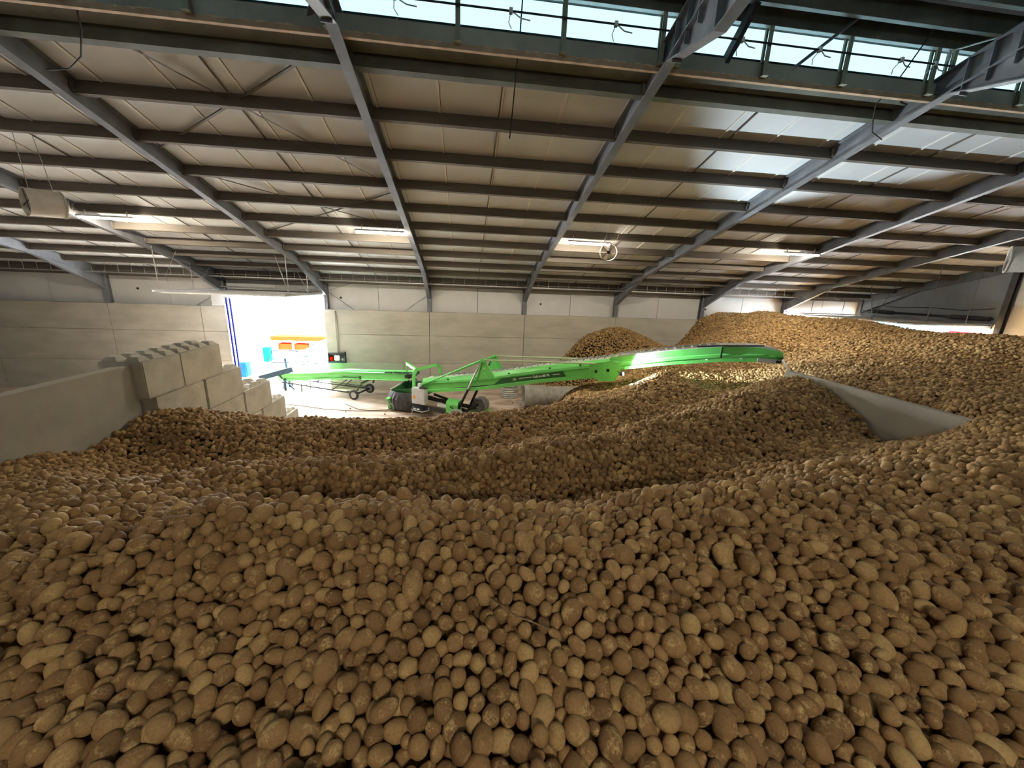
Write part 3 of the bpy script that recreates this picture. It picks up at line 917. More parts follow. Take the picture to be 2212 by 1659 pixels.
# stepped stack of interlocking blocks
BX0, BX1 = -6.95, -6.18
H_ = 0.75
blk_rows = [
    (3.07, [(7.98, 9.02), (9.02, 10.45)]),
    (2.32, [(8.16, 9.66), (9.66, 11.20)]),
    (1.57, [(8.16, 9.67), (9.67, 11.17), (11.17, 12.67)]),
    (0.82, [(8.16, 9.0), (9.0, 10.5), (10.5, 12.0), (12.0, 13.5)]),
    (0.07, [(8.16, 9.7), (9.7, 11.3), (11.3, 12.85), (12.85, 14.4)]),
]
rown = ['top', 'second', 'third', 'fourth', 'bottom']
for ri, (z0, segs) in enumerate(blk_rows):
    zz0 = z0 if ri < 4 else 0.0
    for si, (a, b2) in enumerate(segs):
        pos = 'the doorway end' if si == len(segs) - 1 else ('beside the plain wall' if si == 0 else ('next to its doorway end' if si == len(segs) - 2 else 'in its middle'))
        ln = b2 - a
        jx = rnd.uniform(-0.012, 0.012)
        bl = thing('concrete_block', 'interlocking concrete block in the %s row of the stepped stack, %s' % (rown[ri], ('at ' + pos) if pos.startswith('the') else pos), 'block', ((BX0 + BX1) / 2, (a + b2) / 2, zz0), 'interlocking concrete blocks')
        MB().cbox(BX0 + jx, BX1 + jx, a + 0.014, b2 - 0.014, zz0, z0 + H_, 0.018).build('body', M_BLOCK, bl)
        # studs only where nothing stands on the block
        y_from = blk_rows[ri - 1][1][-1][1] if ri > 0 else -99
        n = max(2, int(round(ln / 0.375)))
        for k in range(n):
            yc = a + ln * (k + 0.5) / n
            if yc - 0.15 < y_from:
                continue
            for xc in (BX0 + 0.19, BX1 - 0.19):
                s = MB()
                zt = z0 + H_
                r0, r1, hh = 0.14, 0.075, 0.085
                vs = [(xc - r0, yc - r0, zt), (xc + r0, yc - r0, zt), (xc + r0, yc + r0, zt), (xc - r0, yc + r0, zt),
                      (xc - r1, yc - r1, zt + hh), (xc + r1, yc - r1, zt + hh), (xc + r1, yc + r1, zt + hh), (xc - r1, yc + r1, zt + hh)]
                s.add(vs, [(3, 2, 1, 0), (4, 5, 6, 7), (0, 1, 5, 4), (1, 2, 6, 5), (2, 3, 7, 6), (3, 0, 4, 7)])
                s.build('stud', M_BLOCK, bl)

# pipe end leaning on the left wall
pp = thing('irrigation_pipe', 'blue grey pipe with an orange clamp beyond the wall at the left edge', 'pipe', (-6.68, 5.6, 3.76))
p0, p1 = Vector((-6.70, 5.75, 3.85)), Vector((-9.6, 5.5, 3.35))
M_PIPE = mat('blue_grey_pipe', (0.35, 0.45, 0.52), (0.28, 0.36, 0.42), 0.4, 4)
MB().tube([p0, p1], 0.085, 20).build('pipe_body', M_PIPE, pp, smooth=True)
MB().tube([p0 + Vector((0.03, 0, 0.0)), p0 + Vector((-0.06, 0, -0.01))], 0.1, 20).build('collar', M_WHITE, pp, smooth=True)
MB().tube([p0 + Vector((-0.12, 0.02, 0.16)), p0 + Vector((0.0, 0.02, 0.13)), p0 + Vector((0.10, 0.02, 0.06)), p0 + Vector((0.13, 0.02, -0.04))], 0.025, 8).build('clamp', M_ORP, pp, smooth=True)
pp2 = thing('irrigation_pipe', 'white pipe behind the blue grey pipe at the left edge', 'pipe', (-7.2, 6.1, 3.8))
MB().tube([(-7.25, 6.15, 3.85), (-9.8, 6.0, 3.45)], 0.06, 16).tube([(-7.2, 6.15, 3.86), (-7.33, 6.14, 3.84)], 0.085, 16).build('pipe_body', M_WHITE, pp2, smooth=True)

# ------------------------------------------------------------------ long green conveyor
def frame_xf(P0, d):
    d = Vector((d[0], d[1], 0)).normalized()
    n = Vector((d.y, -d.x, 0))        # towards the camera
    P0 = Vector((P0[0], P0[1], 0))
    return lambda p: P0 + d * p[0] + n * p[1] + Vector((0, 0, p[2]))


XF = frame_xf((-1.9, 16.6), (0.87, -0.5))
lc = thing('belt_conveyor', 'long green mobile belt conveyor reaching out over the potato heap', 'conveyor', XF((2.5, 0, 0)))
HW = 0.45


def zl(t):      # lower edge of the boom
    ks = [(0.1, 0.90), (3.0, 1.43), (5.5, 2.07), (8.5, 2.72)]
    return interp(ks, t)


def interp(ks, t):
    if t <= ks[0][0]:
        (a, za), (b, zb) = ks[0], ks[1]
    else:
        for (a, za), (b, zb) in zip(ks, ks[1:]):
            if t <= b:
                break
    return za + (zb - za) * (t - a) / (b - a)


# lower boom: two folded side plates
for s in (1, -1):
    b = MB(XF)
    ts = [0.35, 3.0, 5.5, 8.35]
    prof = [(0.0, 0.0), (0.0, 0.11), (-0.035, 0.14), (-0.035, 0.36), (0.02, 0.39), (0.0, 0.47), (0.13 * -1 + 0.02, 0.62)]
    vs = []
    for t in ts:
        for (o_, h_) in prof:
            vs.append((t, s * (HW + o_), zl(t) + h_))
    k = len(prof)
    back = [(t, s * (HW + o_ - 0.02), zl(t) + h_) for t in ts for (o_, h_) in prof]
    nn = len(vs)
    fs = []
    for i in range(len(ts) - 1):
        for j in range(k - 1):
            fs.append((i * k + j, i * k + j + 1, (i + 1) * k + j + 1, (i + 1) * k + j))
            fs.append((nn + i * k + j, nn + (i + 1) * k + j, nn + (i + 1) * k + j + 1, nn + i * k + j + 1))
        for j in (0, k - 1):
            fs.append((i * k + j, (i + 1) * k + j, nn + (i + 1) * k + j, nn + i * k + j))
    for i in (0, len(ts) - 1):
        for j in range(k - 1):
            fs.append((i * k + j, i * k + j + 1, nn + i * k + j + 1, nn + i * k + j))
    b.add(vs + back, fs)
    so = b.build('side_panel', M_GREEN, lc)
    hl = MB(XF)
    for t in (1.6, 2.9, 4.3, 5.9, 7.0, 7.9):
        hl.box(t, t + 0.06, s * (HW - 0.04) - 0.008, s * (HW - 0.04) + 0.03 * (s > 0) + 0.008, zl(t) + 0.50, zl(t) + 0.545)
    hl.build('bolt_hole', M_BLACK, so)
# underside and belt
bt = MB(XF)
bt.add([(0.2, -HW + .03, zl(0.2) + .05), (0.2, HW - .03, zl(0.2) + .05), (8.35, HW - .03, zl(8.35) + .05), (8.35, -HW + .03, zl(8.35) + .05),
        (0.2, -HW + .03, zl(0.2) + .09), (0.2, HW - .03, zl(0.2) + .09), (8.35, HW - .03, zl(8.35) + .09), (8.35, -HW + .03, zl(8.35) + .09)],
       [(3, 2, 1, 0), (4, 5, 6, 7), (0, 1, 5, 4), (2, 3, 7, 6), (1, 2, 6, 5), (3, 0, 4, 7)])
bt.build('floor_plate', M_DARK, lc)
# extension boom: knee and drooping head
KS_L = [(8.2, 2.86), (9.9, 3.24), (11.34, 3.50), (12.3, 3.60), (12.85, 3.64)]
KS_T = [(8.2, 3.32), (9.9, 3.70), (11.3, 3.96), (12.3, 4.03), (12.85, 3.93)]
for s in (1, -1):
    b = MB(XF)
    w2 = HW - 0.07
    ts = [8.0, 8.2, 9.0, 9.9, 11.3, 12.3, 12.85]
    n = len(ts)
    rows_ = [(0.0, 0.0), (0.0, 0.22), (-0.02, 0.28), (-0.02, 0.48), (0.0, 0.55), (0.0, 1.0)]
    vs = []
    for t in ts:
        a_, c_ = interp(KS_L, t), interp(KS_T, t)
        vs += [(t, s * (w2 + q), a_ + (c_ - a_) * f_) for q, f_ in rows_]
    k = len(rows_)
    nn = len(vs)
    vs += [(x_, y_ - s * 0.02, z_) for x_, y_, z_ in vs]
    fs = []
    for i in range(n - 1):
        for j in range(k - 1):
            fs.append((i * k + j, i * k + j + 1, (i + 1) * k + j + 1, (i + 1) * k + j))
            fs.append((nn + i * k + j, nn + (i + 1) * k + j, nn + (i + 1) * k + j + 1, nn + i * k + j + 1))
        for j in (0, k - 1):
            fs.append((i * k + j, (i + 1) * k + j, nn + (i + 1) * k + j, nn + i * k + j))
    for i in (0, n - 1):
        for j in range(k - 1):
            fs.append((i * k + j, i * k + j + 1, nn + i * k + j + 1, nn + i * k + j))
    b.add(vs, fs)
    eo = b.build('extension_side', M_GREEN, lc)
    if s == 1:
        MB(XF).box(12.25, 12.85, w2 + 0.003, w2 + 0.03, 3.60, 3.71).build('galvanised_cover', M_GALV, eo)
        MB(XF).box(12.70, 12.83, w2 + 0.03, w2 + 0.036, 3.62, 3.69).build('dark_inset', M_BLACK, eo)
        MB(XF).box(11.27, 11.31, w2, w2 + 0.03, 3.62, 3.95).build('hinge_plate', M_BLACK, eo)
        for t in (10.9, 11.8):
            zq = interp(KS_L, t) + 0.09
            MB(XF).box(t, t + 0.05, w2, w2 + 0.03, zq, zq + 0.03).build('bolt', M_WHITE, eo)
# belt surface and cleats
for nm_, ks, t0, t1, off in (('belt', None, 0.1, 8.3, 0.44), ('extension_belt', KS_T, 8.25, 12.8, -0.07)):
    b = MB(XF)
    t = t0
    ts = []
    while t < t1:
        ts.append(t); t += 0.35
    ts.append(t1)
    zf = (lambda q: zl(q) + 0.44) if ks is None else (lambda q: interp(KS_T, q) - 0.07)
    vs = []
    for t in ts:
        for yy, dz in ((-HW + 0.06, 0.10), (-0.2, 0.0), (0.2, 0.0), (HW - 0.06, 0.10)):
            vs.append((t, yy, zf(t) + dz))
    nn = len(vs)
    vs += [(x_, y_, z_ - 0.015) for x_, y_, z_ in vs]
    fs = []
    for i in range(len(ts) - 1):
        for j in range(3):
            fs.append((i * 4 + j, i * 4 + j + 1, i * 4 + 5 + j, i * 4 + 4 + j))
            fs.append((nn + i * 4 + j, nn + i * 4 + 4 + j, nn + i * 4 + 5 + j, nn + i * 4 + j + 1))
    b.add(vs, fs)
    bo = b.build(nm_, M_BELT, lc)
    c = MB(XF)
    t = t0 + 0.1
    while t < t1 - 0.1:     # chevron profile of the belt
        z_ = zf(t)
        sl_ = (zf(t + 0.1) - zf(t)) / 0.1
        for s in (1, -1):
            c.bar((t + 0.16, 0.0, z_ + 0.16 * sl_ + 0.012), (t, s * (HW - 0.08), z_ + 0.10), 0.02, 0.03)
        t += 0.26
    c.build('belt_cleats', M_BELT, bo)
# rubber skirt teeth along the near and far edges
for s in (1, -1):
    c = MB(XF)
    t = 0.6
    while t < 11.0:
        zt = (zl(t) + 0.60) if t < 8.2 else interp(KS_T, t) - 0.02
        zt2 = (zl(t + 0.24) + 0.60) if t + 0.24 < 8.2 else interp(KS_T, t + 0.24) - 0.02
        yy = s * (HW - (0.13 if t < 8.2 else 0.10))
        c.add([(t, yy, zt), (t + 0.235, yy, zt2), (t + 0.235, yy - s * 0.05, zt2 + 0.085), (t + 0.05, yy - s * 0.05, zt + 0.088),
               (t, yy - s * 0.01, zt - 0.004), (t + 0.235, yy - s * 0.01, zt2 - 0.004), (t + 0.235, yy - s * 0.06, zt2 + 0.081), (t + 0.05, yy - s * 0.06, zt + 0.084)],
              [(0, 1, 2, 3), (7, 6, 5, 4), (0, 4, 5, 1), (1, 5, 6, 2), (2, 6, 7, 3), (3, 7, 4, 0)])
        t += 0.24
    c.build('rubber_skirt', M_BELT, lc)
c = MB(XF)
ks = [(11.0, 3.93), (11.6, 4.0), (12.3, 4.06)]
c.add([(t, y_, interp(ks, t) + dz) for t in (10.6, 11.3, 12.35) for y_ in (HW - 0.16, HW - 0.05) for dz in (0.0, 0.035)],
      [(0, 2, 6, 4), (1, 5, 7, 3), (4, 6, 10, 8), (5, 9, 11, 7), (0, 4, 5, 1), (4, 8, 9, 5), (2, 3, 7, 6), (6, 7, 11, 10), (0, 1, 3, 2), (8, 10, 11, 9)])
c.build('head_flap', M_BLACK, lc)
MB(XF).tube([(12.78, -0.36, 3.78), (12.78, 0.36, 3.78)], 0.09, 16).build('head_roller', M_RUBBER, lc, smooth=True)
# outer saddle where the booms overlap, and its underside box
sd = MB(XF)
for s in (1, -1):
    sd.add([(7.35, s * (HW + .01), 2.55), (8.42, s * (HW + .01), 2.78), (8.42, s * (HW + .01), 3.02), (8.15, s * (HW + .01), 3.20), (7.35, s * (HW + .01), 3.00),
            (7.35, s * (HW + .03), 2.55), (8.42, s * (HW + .03), 2.78), (8.42, s * (HW + .03), 3.02), (8.15, s * (HW + .03), 3.20), (7.35, s * (HW + .03), 3.00)],
           [(4, 3, 2, 1, 0), (5, 6, 7, 8, 9), (0, 1, 6, 5), (1, 2, 7, 6), (2, 3, 8, 7), (3, 4, 9, 8), (4, 0, 5, 9)])
sd.box(7.4, 7.44, HW + .03, HW + .05, 2.6, 2.98).box(7.85, 7.89, HW + .03, HW + .05, 2.7, 3.08)
sd.build('boom_saddle', M_GREEN, lc)
u_ = MB(XF)
u_.add([(7.5, -0.3, 2.55), (8.3, -0.3, 2.72), (8.25, -0.3, 2.50), (7.75, -0.3, 2.42), (7.5, 0.46, 2.55), (8.3, 0.46, 2.72), (8.25, 0.46, 2.50), (7.75, 0.46, 2.42)],
       [(0, 1, 2, 3), (7, 6, 5, 4), (0, 4, 5, 1), (1, 5, 6, 2), (2, 6, 7, 3), (3, 7, 4, 0)])
u_.build('drive_box', M_GREEN, lc)
for t in (7.55, 7.95):
    MB(XF).box(t, t + 0.09, HW + 0.03, HW + 0.036, zl(t) + 0.20, zl(t) + 0.30).build('dark_slot', M_BLACK, lc)
# A frames with tie rods
for s in (1, -1):
    b = MB(XF)
    y_ = s * (HW + 0.0)
    for (ta, tb) in ((2.95, 3.22), (3.75, 3.28)):
        pass
    pts_ = [(2.95, zl(2.95) + 0.42), (3.78, zl(3.78) + 0.42), (3.36, 2.66), (3.18, 2.66)]
    n_ = 4
    vs = [(a_, y_, b_) for a_, b_ in pts_] + [(a_, y_ + s * 0.03, b_) for a_, b_ in pts_]
    b.add(vs, [(0, 1, 2, 3), (7, 6, 5, 4), (0, 4, 5, 1), (1, 5, 6, 2), (2, 6, 7, 3), (3, 7, 4, 0)])
    b.box(3.16, 3.38, min(y_, y_ + s * 0.10), max(y_, y_ + s * 0.10), 2.62, 2.74)
    b.bar((2.97, y_ + s * 0.05, zl(2.97) + 0.42), (3.2, y_ + s * 0.05, 2.66), 0.05, 0.04)
    b.bar((3.76, y_ + s * 0.05, zl(3.76) + 0.42), (3.34, y_ + s * 0.05, 2.66), 0.05, 0.04)
    ao = b.build('a_frame', M_GREEN, lc)
    for q in (0.15, 0.5):
        MB(XF).box(3.28, 3.33, y_ + s * 0.031 - 0.004, y_ + s * 0.031 + 0.004, 2.05 + q * .6, 2.08 + q * .6).build('bolt', M_WHITE, ao)
    MB(XF).tube([(0.15, s * (HW + 0.03), 1.20), (3.22, s * (HW + 0.06), 2.70)], 0.033, 8).build('tie_rod', M_GREEN, lc)
    M_ROD = MATS.get('dusty_tie_rod') or mat('dusty_tie_rod', (0.42, 0.50, 0.30), (0.34, 0.42, 0.24), 0.6, 4)
    MB(XF).tube([(3.30, s * (HW + 0.06), 2.70), (7.55, s * (HW + 0.04), 3.03)], 0.03, 8).build('tie_rod', M_ROD, lc)
MB(XF).tube([(3.28, -HW - 0.05, 2.71), (3.28, HW + 0.05, 2.71)], 0.035, 8).build('cross_tube', M_GREEN, lc)
# hoop at the intake
hp = MB(XF)
for s, path in ((1, [(-0.02, 0.62), (-0.02, 1.66), (0.16, 1.94), (0.92, 2.14), (1.2, 2.05), (1.26, 1.72)]),):
    pass
pa = [(-0.05, HW + 0.02, 0.5), (-0.05, HW + 0.02, 1.66), (0.03, HW - 0.08, 1.90), (0.55, -HW + 0.12, 2.06), (0.66, -HW - 0.0, 1.95), (0.66, -HW - 0.02, 1.45)]
for a_, b_ in zip(pa, pa[1:]):
    hp.bar(a_, b_, 0.12, 0.12, upv=(0.3, 1, 0.2))
hp.bar((0.03, HW - 0.08, 1.90), (-0.80, -0.05, 2.02), 0.1, 0.12)
hp.bar((-0.82, -0.05, 1.62), (-0.82, -0.05, 2.16), 0.05, 0.05)
hp.bar((-0.13, HW + 0.02, 0.48), (0.05, HW + 0.02, 0.48), 0.2, 0.04)
hp.build('intake_hoop', M_GREEN, lc)
# hopper and rubber skirt at the intake
ho = MB(XF)
ho.add([(-1.45, -0.75, 0.98), (0.5, -0.65, 1.30), (0.5, 0.5, 1.20), (-1.2, 0.6, 0.92), (-1.2, -0.5, 0.45), (0.3, -0.42, 0.75), (0.3, 0.4, 0.75), (-1.0, 0.45, 0.45)],
       [(0, 1, 5, 4), (1, 2, 6, 5), (2, 3, 7, 6), (3, 0, 4, 7), (4, 5, 6, 7)])
ho.build('hopper', M_GREEND, lc)
for a_, b_ in (((-1.45, -0.75, 0.98), (0.5, -0.65, 1.30)), ((-1.2, 0.6, 0.92), (-1.45, -0.75, 0.98)), ((0.5, -0.65, 1.30), (0.5, 0.5, 1.20))):
    MB(XF).bar(a_, b_, 0.04, 0.05).build('hopper_rim', M_BELT, lc)
rs = MB(XF)
ring = []
for k in range(26):
    th = -2.6 + k * 0.13
    ring.append((-0.75 + 0.85 * math.cos(th + math.pi * 0.93 - 0.2), 0.05 + 0.72 * math.sin(th + math.pi * 0.93 - 0.2)))
vs = []
for k, (a_, b_) in enumerate(ring):
    wv_ = 1 + 0.05 * (k % 2)
    vs += [(-0.75 + (a_ + 0.75) * 0.86, 0.05 + (b_ - 0.05) * 0.86, 0.86), (-0.75 + (a_ + 0.75) * wv_, 0.05 + (b_ - 0.05) * wv_, 0.55), (-0.75 + (a_ + 0.75) * wv_, 0.05 + (b_ - 0.05) * wv_, 0.10)]
nn = len(vs)
vs += [(-0.75 + (x_ + 0.75) * 0.96, 0.05 + (y_ - 0.05) * 0.96, z_) for x_, y_, z_ in vs]
fs = []
for k in range(25):
    for j in range(2):
        fs.append((k * 3 + j, k * 3 + j + 1, k * 3 + 4 + j, k * 3 + 3 + j))
        fs.append((nn + k * 3 + j, nn + k * 3 + 3 + j, nn + k * 3 + 4 + j, nn + k * 3 + j + 1))
    fs.append((k * 3 + 2, k * 3 + 5, nn + k * 3 + 5, nn + k * 3 + 2))
    fs.append((k * 3, nn + k * 3, nn + k * 3 + 3, k * 3 + 3))
rs.add(vs, fs)
rs.build('intake_skirt', M_RUBBER, lc)


def wheel(xf, c, r, wd, parent, ax=(0, 1, 0), hubm=None, tyre=None):
    o = xf(c); a = (xf((c[0] + ax[0], c[1] + ax[1], c[2] + ax[2])) - o).normalized()
    h = wd / 2
    tp = [(-h * .7, r * .6), (-h, r * .72), (-h, r * .88), (-h * .7, r * .98), (-h * .3, r), (h * .3, r), (h * .7, r * .98), (h, r * .88), (h, r * .72), (h * .7, r * .6)]
    w_ = MB().lathe(tp, o, a, 36).build('wheel', tyre or M_TYRE, parent, smooth=True)
    hb = [(-h * .3, 0.001), (-h * .35, r * .18), (-h * .1, r * .25), (-h * .05, r * .45), (-h * .6, r * .58), (-h * .6, r * .62), (h * .6, r * .62), (h * .6, r * .58), (h * .05, r * .45), (h * .1, r * .25), (h * .35, r * .18), (h * .3, 0.001)]
    MB().lathe(hb, o, a, 28).build('hub', hubm or M_GALV, w_, smooth=True)
    return w_


wheel(XF, (-1.05, 0.78, 0.17), 0.17, 0.08, lc, hubm=M_GREEND)
fk = MB(XF)
fk.bar((-1.05, 0.70, 0.17), (-1.2, 0.70, 0.55), 0.05, 0.03).bar((-1.05, 0.86, 0.17), (-1.2, 0.86, 0.55), 0.05, 0.03).box(-1.28, -1.1, 0.62, 0.88, 0.53, 0.58)
fk.build('castor_fork', M_GREEN, lc)
# chassis
for s in (1, -1):
    MB(XF).bar((-0.6, s * 0.56, 0.42), (2.35, s * 0.62, 0.30), 0.07, 0.16).build('chassis_beam', M_DARK, lc)
MB(XF).bar((2.3, -0.95, 0.35), (2.3, 0.95, 0.35), 0.09, 0.09).build('axle', M_BLACK, lc)
MB(XF).bar((0.0, -0.56, 0.40), (0.0, 0.56, 0.40), 0.07, 0.1).build('cross_member', M_DARK, lc)
wheel(XF, (2.38, 0.98, 0.35), 0.35, 0.22, lc)
wheel(XF, (2.38, -0.92, 0.35), 0.35, 0.2, lc)
wheel(XF, (2.38, -1.16, 0.35), 0.35, 0.2, lc)
MB(XF).box(2.05, 2.75, -1.3, -0.82, 0.03, 0.12).build('foot_plate', M_GREEN, lc)
# lifting cylinders
for s in (1, -1):
    MB(XF).tube([(2.15, s * 0.55, 0.45), (2.62, s * 0.52, 1.45)], 0.055, 12).build('lifting_cylinder', M_BLACK, lc, smooth=True)
    MB(XF).tube([(2.6, s * 0.52, 1.42), (3.12, s * 0.50, 2.52)], 0.035, 12).build('cylinder_rod', M_BLACK if s < 0 else M_GALV, lc, smooth=True)
MB(XF).bar((0.5, -0.2, 0.75), (2.3, -0.2, 0.42), 0.06, 0.1).bar((0.5, 0.2, 0.75), (2.3, 0.2, 0.42), 0.06, 0.1).build('lifting_arm', M_BLACK, lc)
# hydraulic unit under a green hood
hu = MB(XF)
pr = [(0.32, 0.34), (0.66, 0.34), (0.66, 0.72), (0.60, 0.84), (0.42, 0.90), (0.32, 0.88)]
vs = [(1.66, a_, b_) for a_, b_ in pr] + [(2.22, a_, b_) for a_, b_ in pr]
hu.add(vs, [tuple(range(5, -1, -1)), tuple(range(6, 12))] + [(i, (i + 1) % 6, 6 + (i + 1) % 6, 6 + i) for i in range(6)])
ho_ = hu.build('motor_hood', M_GREEN, lc)
q = MB(); cc = XF((1.90, 0.662, 0.62)); nn_ = XF((0, 1, 0)) - XF((0, 0, 0))
q.lathe([(0, 0.0005), (0, 0.045), (0.004, 0.045), (0.004, 0.0005)], cc, nn_, 16)
cc2 = XF((1.985, 0.662, 0.585))
q.lathe([(0, 0.0005), (0, 0.035), (0.004, 0.035), (0.004, 0.0005)], cc2, nn_, 16)
q.build('dark_emblem', M_GREEND, ho_)
MB(XF).tube([(1.15, 0.45, 0.52), (1.66, 0.45, 0.52)], 0.09, 14).build('motor', M_CABG, lc, smooth=True)
MB(XF).box(1.85, 1.96, 0.66, 0.664, 0.24, 0.31).build('yellow_sticker', M_YELLOW, lc)
# control cabinet
cb = MB(XF).cbox(0.14, 0.78, 0.62, 0.90, 0.58, 1.25, 0.015).build('control_cabinet', M_CABG, lc)
MB(XF).box(0.20, 0.34, 0.90, 0.904, 0.80, 0.93).build('orange_sticker', M_ORANGE, cb)
for a_, b_ in ((0.60, 1.02), (0.60, 0.93)):
    MB(XF).box(a_, a_ + 0.07, 0.90, 0.915, b_, b_ + 0.06).build('switch', M_WHITE, cb)
MB(XF).box(0.78, 0.80, 0.70, 0.78, 1.0, 1.08).build('switch', M_WHITE, cb)
MB(XF).box(0.50, 0.78, 0.66, 0.86, 1.25, 1.29).build('cable_gland_plate', M_BLACK, cb)
MB(XF).cbox(0.36, 0.50, 0.66, 0.78, 1.30, 1.44, 0.015).build('cabinet_light', M_WHITE, cb)
MB(XF).tube([(0.43, 0.72, 1.25), (0.43, 0.72, 1.32)], 0.015, 6).build('light_stem', M_BLACK, cb)
MB(XF).bar((0.3, 0.5, 0.55), (0.3, 0.75, 0.56), 0.05, 0.05).bar((0.65, 0.5, 0.55), (0.65, 0.75, 0.56), 0.05, 0.05).build('cabinet_bracket', M_GALV, lc)
MB(XF).cbox(0.2, 0.72, 0.74, 1.0, 0.36, 0.44, 0.02).build('cable_holder', M_BLACK, lc)
MB(XF).tube([(0.12, 0.8, 0.40), (0.2, 1.0, 0.34), (0.75, 1.02, 0.31), (0.92, 0.8, 0.36), (0.80, 0.62, 0.42)], 0.022, 8).build('rail_guard', M_GALV, lc, smooth=True)
MB(XF).box(0.3, 0.42, 1.0, 1.006, 0.37, 0.43).box(0.46, 0.60, 1.0, 1.006, 0.37, 0.43).build('white_tag', M_WHITE, lc)
# model plate with lettering
yp = HW - 0.03
dm = MB(XF)
def plate_z(t, f):
    return zl(t) + 0.15 + f * 0.20
pz = [(3.7, 0), (6.55, 0), (6.42, 1), (4.0, 1)]
dm.add([(t, yp, plate_z(t, f)) for t, f in pz] + [(t, yp + 0.004, plate_z(t, f)) for t, f in pz], [(3, 2, 1, 0), (4, 5, 6, 7), (0, 1, 5, 4), (1, 2, 6, 5), (2, 3, 7, 6), (3, 0, 4, 7)])
plate = dm.build('name_plate', M_GREEND, lc)
M_LET = mat('pale_lettering', (0.72, 0.80, 0.66), (0.66, 0.74, 0.6), 0.6, 4)
for a_, b_ in ((4.75, 5.25), (6.05, 6.32)):
    g = MB(XF)
    g.add([(a_, yp + .005, plate_z(a_, .48)), (b_, yp + .005, plate_z(b_, .48)), (b_, yp + .005, plate_z(b_, .60)), (a_, yp + .005, plate_z(a_, .60)),
           (a_, yp + .008, plate_z(a_, .48)), (b_, yp + .008, plate_z(b_, .48)), (b_, yp + .008, plate_z(b_, .60)), (a_, yp + .008, plate_z(a_, .60))],
          [(3, 2, 1, 0), (4, 5, 6, 7), (0, 1, 5, 4), (1, 2, 6, 5), (2, 3, 7, 6), (3, 0, 4, 7)])
    g.build('lettering_line', M_LET, plate)


def text_on(s, t, f, size, nm_, parent, mt, yoff=0.006):
    c_ = bpy.data.curves.new(nm_, 'FONT')
    c_.body = s
    c_.size = size
    c_.extrude = 0.002
    c_.align_x = 'LEFT'
    c_.offset = 0.003
    o_ = bpy.data.objects.new(nm_, c_)
    col.objects.link(o_)
    dg = bpy.context.evaluated_depsgraph_get()
    me = bpy.data.meshes.new_from_object(o_.evaluated_get(dg))
    bpy.data.objects.remove(o_)
    d_ = (XF((1, 0, 0)) - XF((0, 0, 0))) + Vector((0, 0, (plate_z(6, 0) - plate_z(5, 0))))
    d_.normalize()
    n_ = XF((0, 1, 0)) - XF((0, 0, 0))
    u_ = n_.cross(d_).normalized()
    base = XF((t, yp + yoff, plate_z(t, f)))
    pl_ = abs_loc(parent)
    for v_ in me.vertices:
        v_.co = base + d_ * v_.co.x + u_ * v_.co.y + n_ * v_.co.z - pl_
    me.materials.clear(); me.materials.append(mt)
    o2 = bpy.data.objects.new(nm_, me)
    col.objects.link(o2)
    o2.parent = parent
    return o2


text_on('Cultera 80-70', 5.30, 0.32, 0.115, 'lettering', plate, M_LET)
text_on('GS', 4.50, 0.30, 0.115, 'emblem_lettering', plate, M_LET)
# work lamp
wl_ = thing('work_lamp', 'bright white work lamp fixed below the joint of the long conveyor', 'lamp', XF((8.5, 0.5, 2.86)))
LP = XF((8.50, 0.51, 2.80))
ld = (Vector((8.4, 8.4, 3.9)) - LP).normalized()
MB().lathe([(-0.10, 0.001), (-0.10, 0.05), (0.0, 0.075), (0.012, 0.075), (0.012, 0.065), (0.0, 0.001)], LP, ld, 20).build('housing', M_BLACK, wl_, smooth=True)
MB().lathe([(0.004, 0.001), (0.004, 0.062), (0.016, 0.05), (0.02, 0.001)], LP, ld, 20).build('lens', M_LENS, wl_, smooth=True)
MB().bar(LP - ld * 0.06, XF((8.3, 0.47, 2.86)), 0.03, 0.02).build('bracket', M_BLACK, wl_)
sp = bpy.data.lights.new('work_lamp_beam', 'SPOT')
sp.energy = 650
sp.color = (0.78, 0.93, 1.0)
sp.spot_size = R(125)
sp.spot_blend = 0.35
sp.shadow_soft_size = 0.05
so_ = bpy.data.objects.new('work_lamp_beam', sp)
so_.location = LP + ld * 0.05
so_.rotation_euler = ld.to_track_quat('-Z', 'Y').to_euler()
col.objects.link(so_)

# ------------------------------------------------------------------ shorter green conveyor feeding the long one
XG = frame_xf((-5.0, 18.7), (0.94, -0.35))
sc2 = thing('belt_conveyor', 'shorter low green conveyor leading from the doorway to the long conveyor', 'conveyor', XG((0, 0, 0)))
GL = [(-4.6, 0.42), (-0.8, 0.88), (2.7, 1.13)]
for s in (1, -1):
    b = MB(XG)
    ts = [-4.55, -0.8, 2.7]
    prof = [(0.05, 0.0), (0.0, 0.06), (0.0, 0.10), (-0.03, 0.12), (-0.03, 0.30), (0.0, 0.34), (0.03, 0.36)]
    vs = [(t, s * (0.36 + o_), interp(GL, t) + h_ * (0.9 if t > 2 else 1)) for t in ts for o_, h_ in prof]
    k = len(prof); nn = len(vs)
    vs += [(x_, y_ - s * 0.02, z_) for x_, y_, z_ in vs]
    fs = []
    for i in range(2):
        for j in range(k - 1):
            fs.append((i * k + j, i * k + j + 1, (i + 1) * k + j + 1, (i + 1) * k + j))
            fs.append((nn + i * k + j, nn + (i + 1) * k + j, nn + (i + 1) * k + j + 1, nn + i * k + j + 1))
        for j in (0, k - 1):
            fs.append((i * k + j, (i + 1) * k + j, nn + (i + 1) * k + j, nn + i * k + j))
    for i in (0, 2):
        for j in range(k - 1):
            fs.append((i * k + j, i * k + j + 1, nn + i * k + j + 1, nn + i * k + j))
    b.add(vs, fs)
    b.build('side_panel', M_GREEN, sc2)
b = MB(XG)
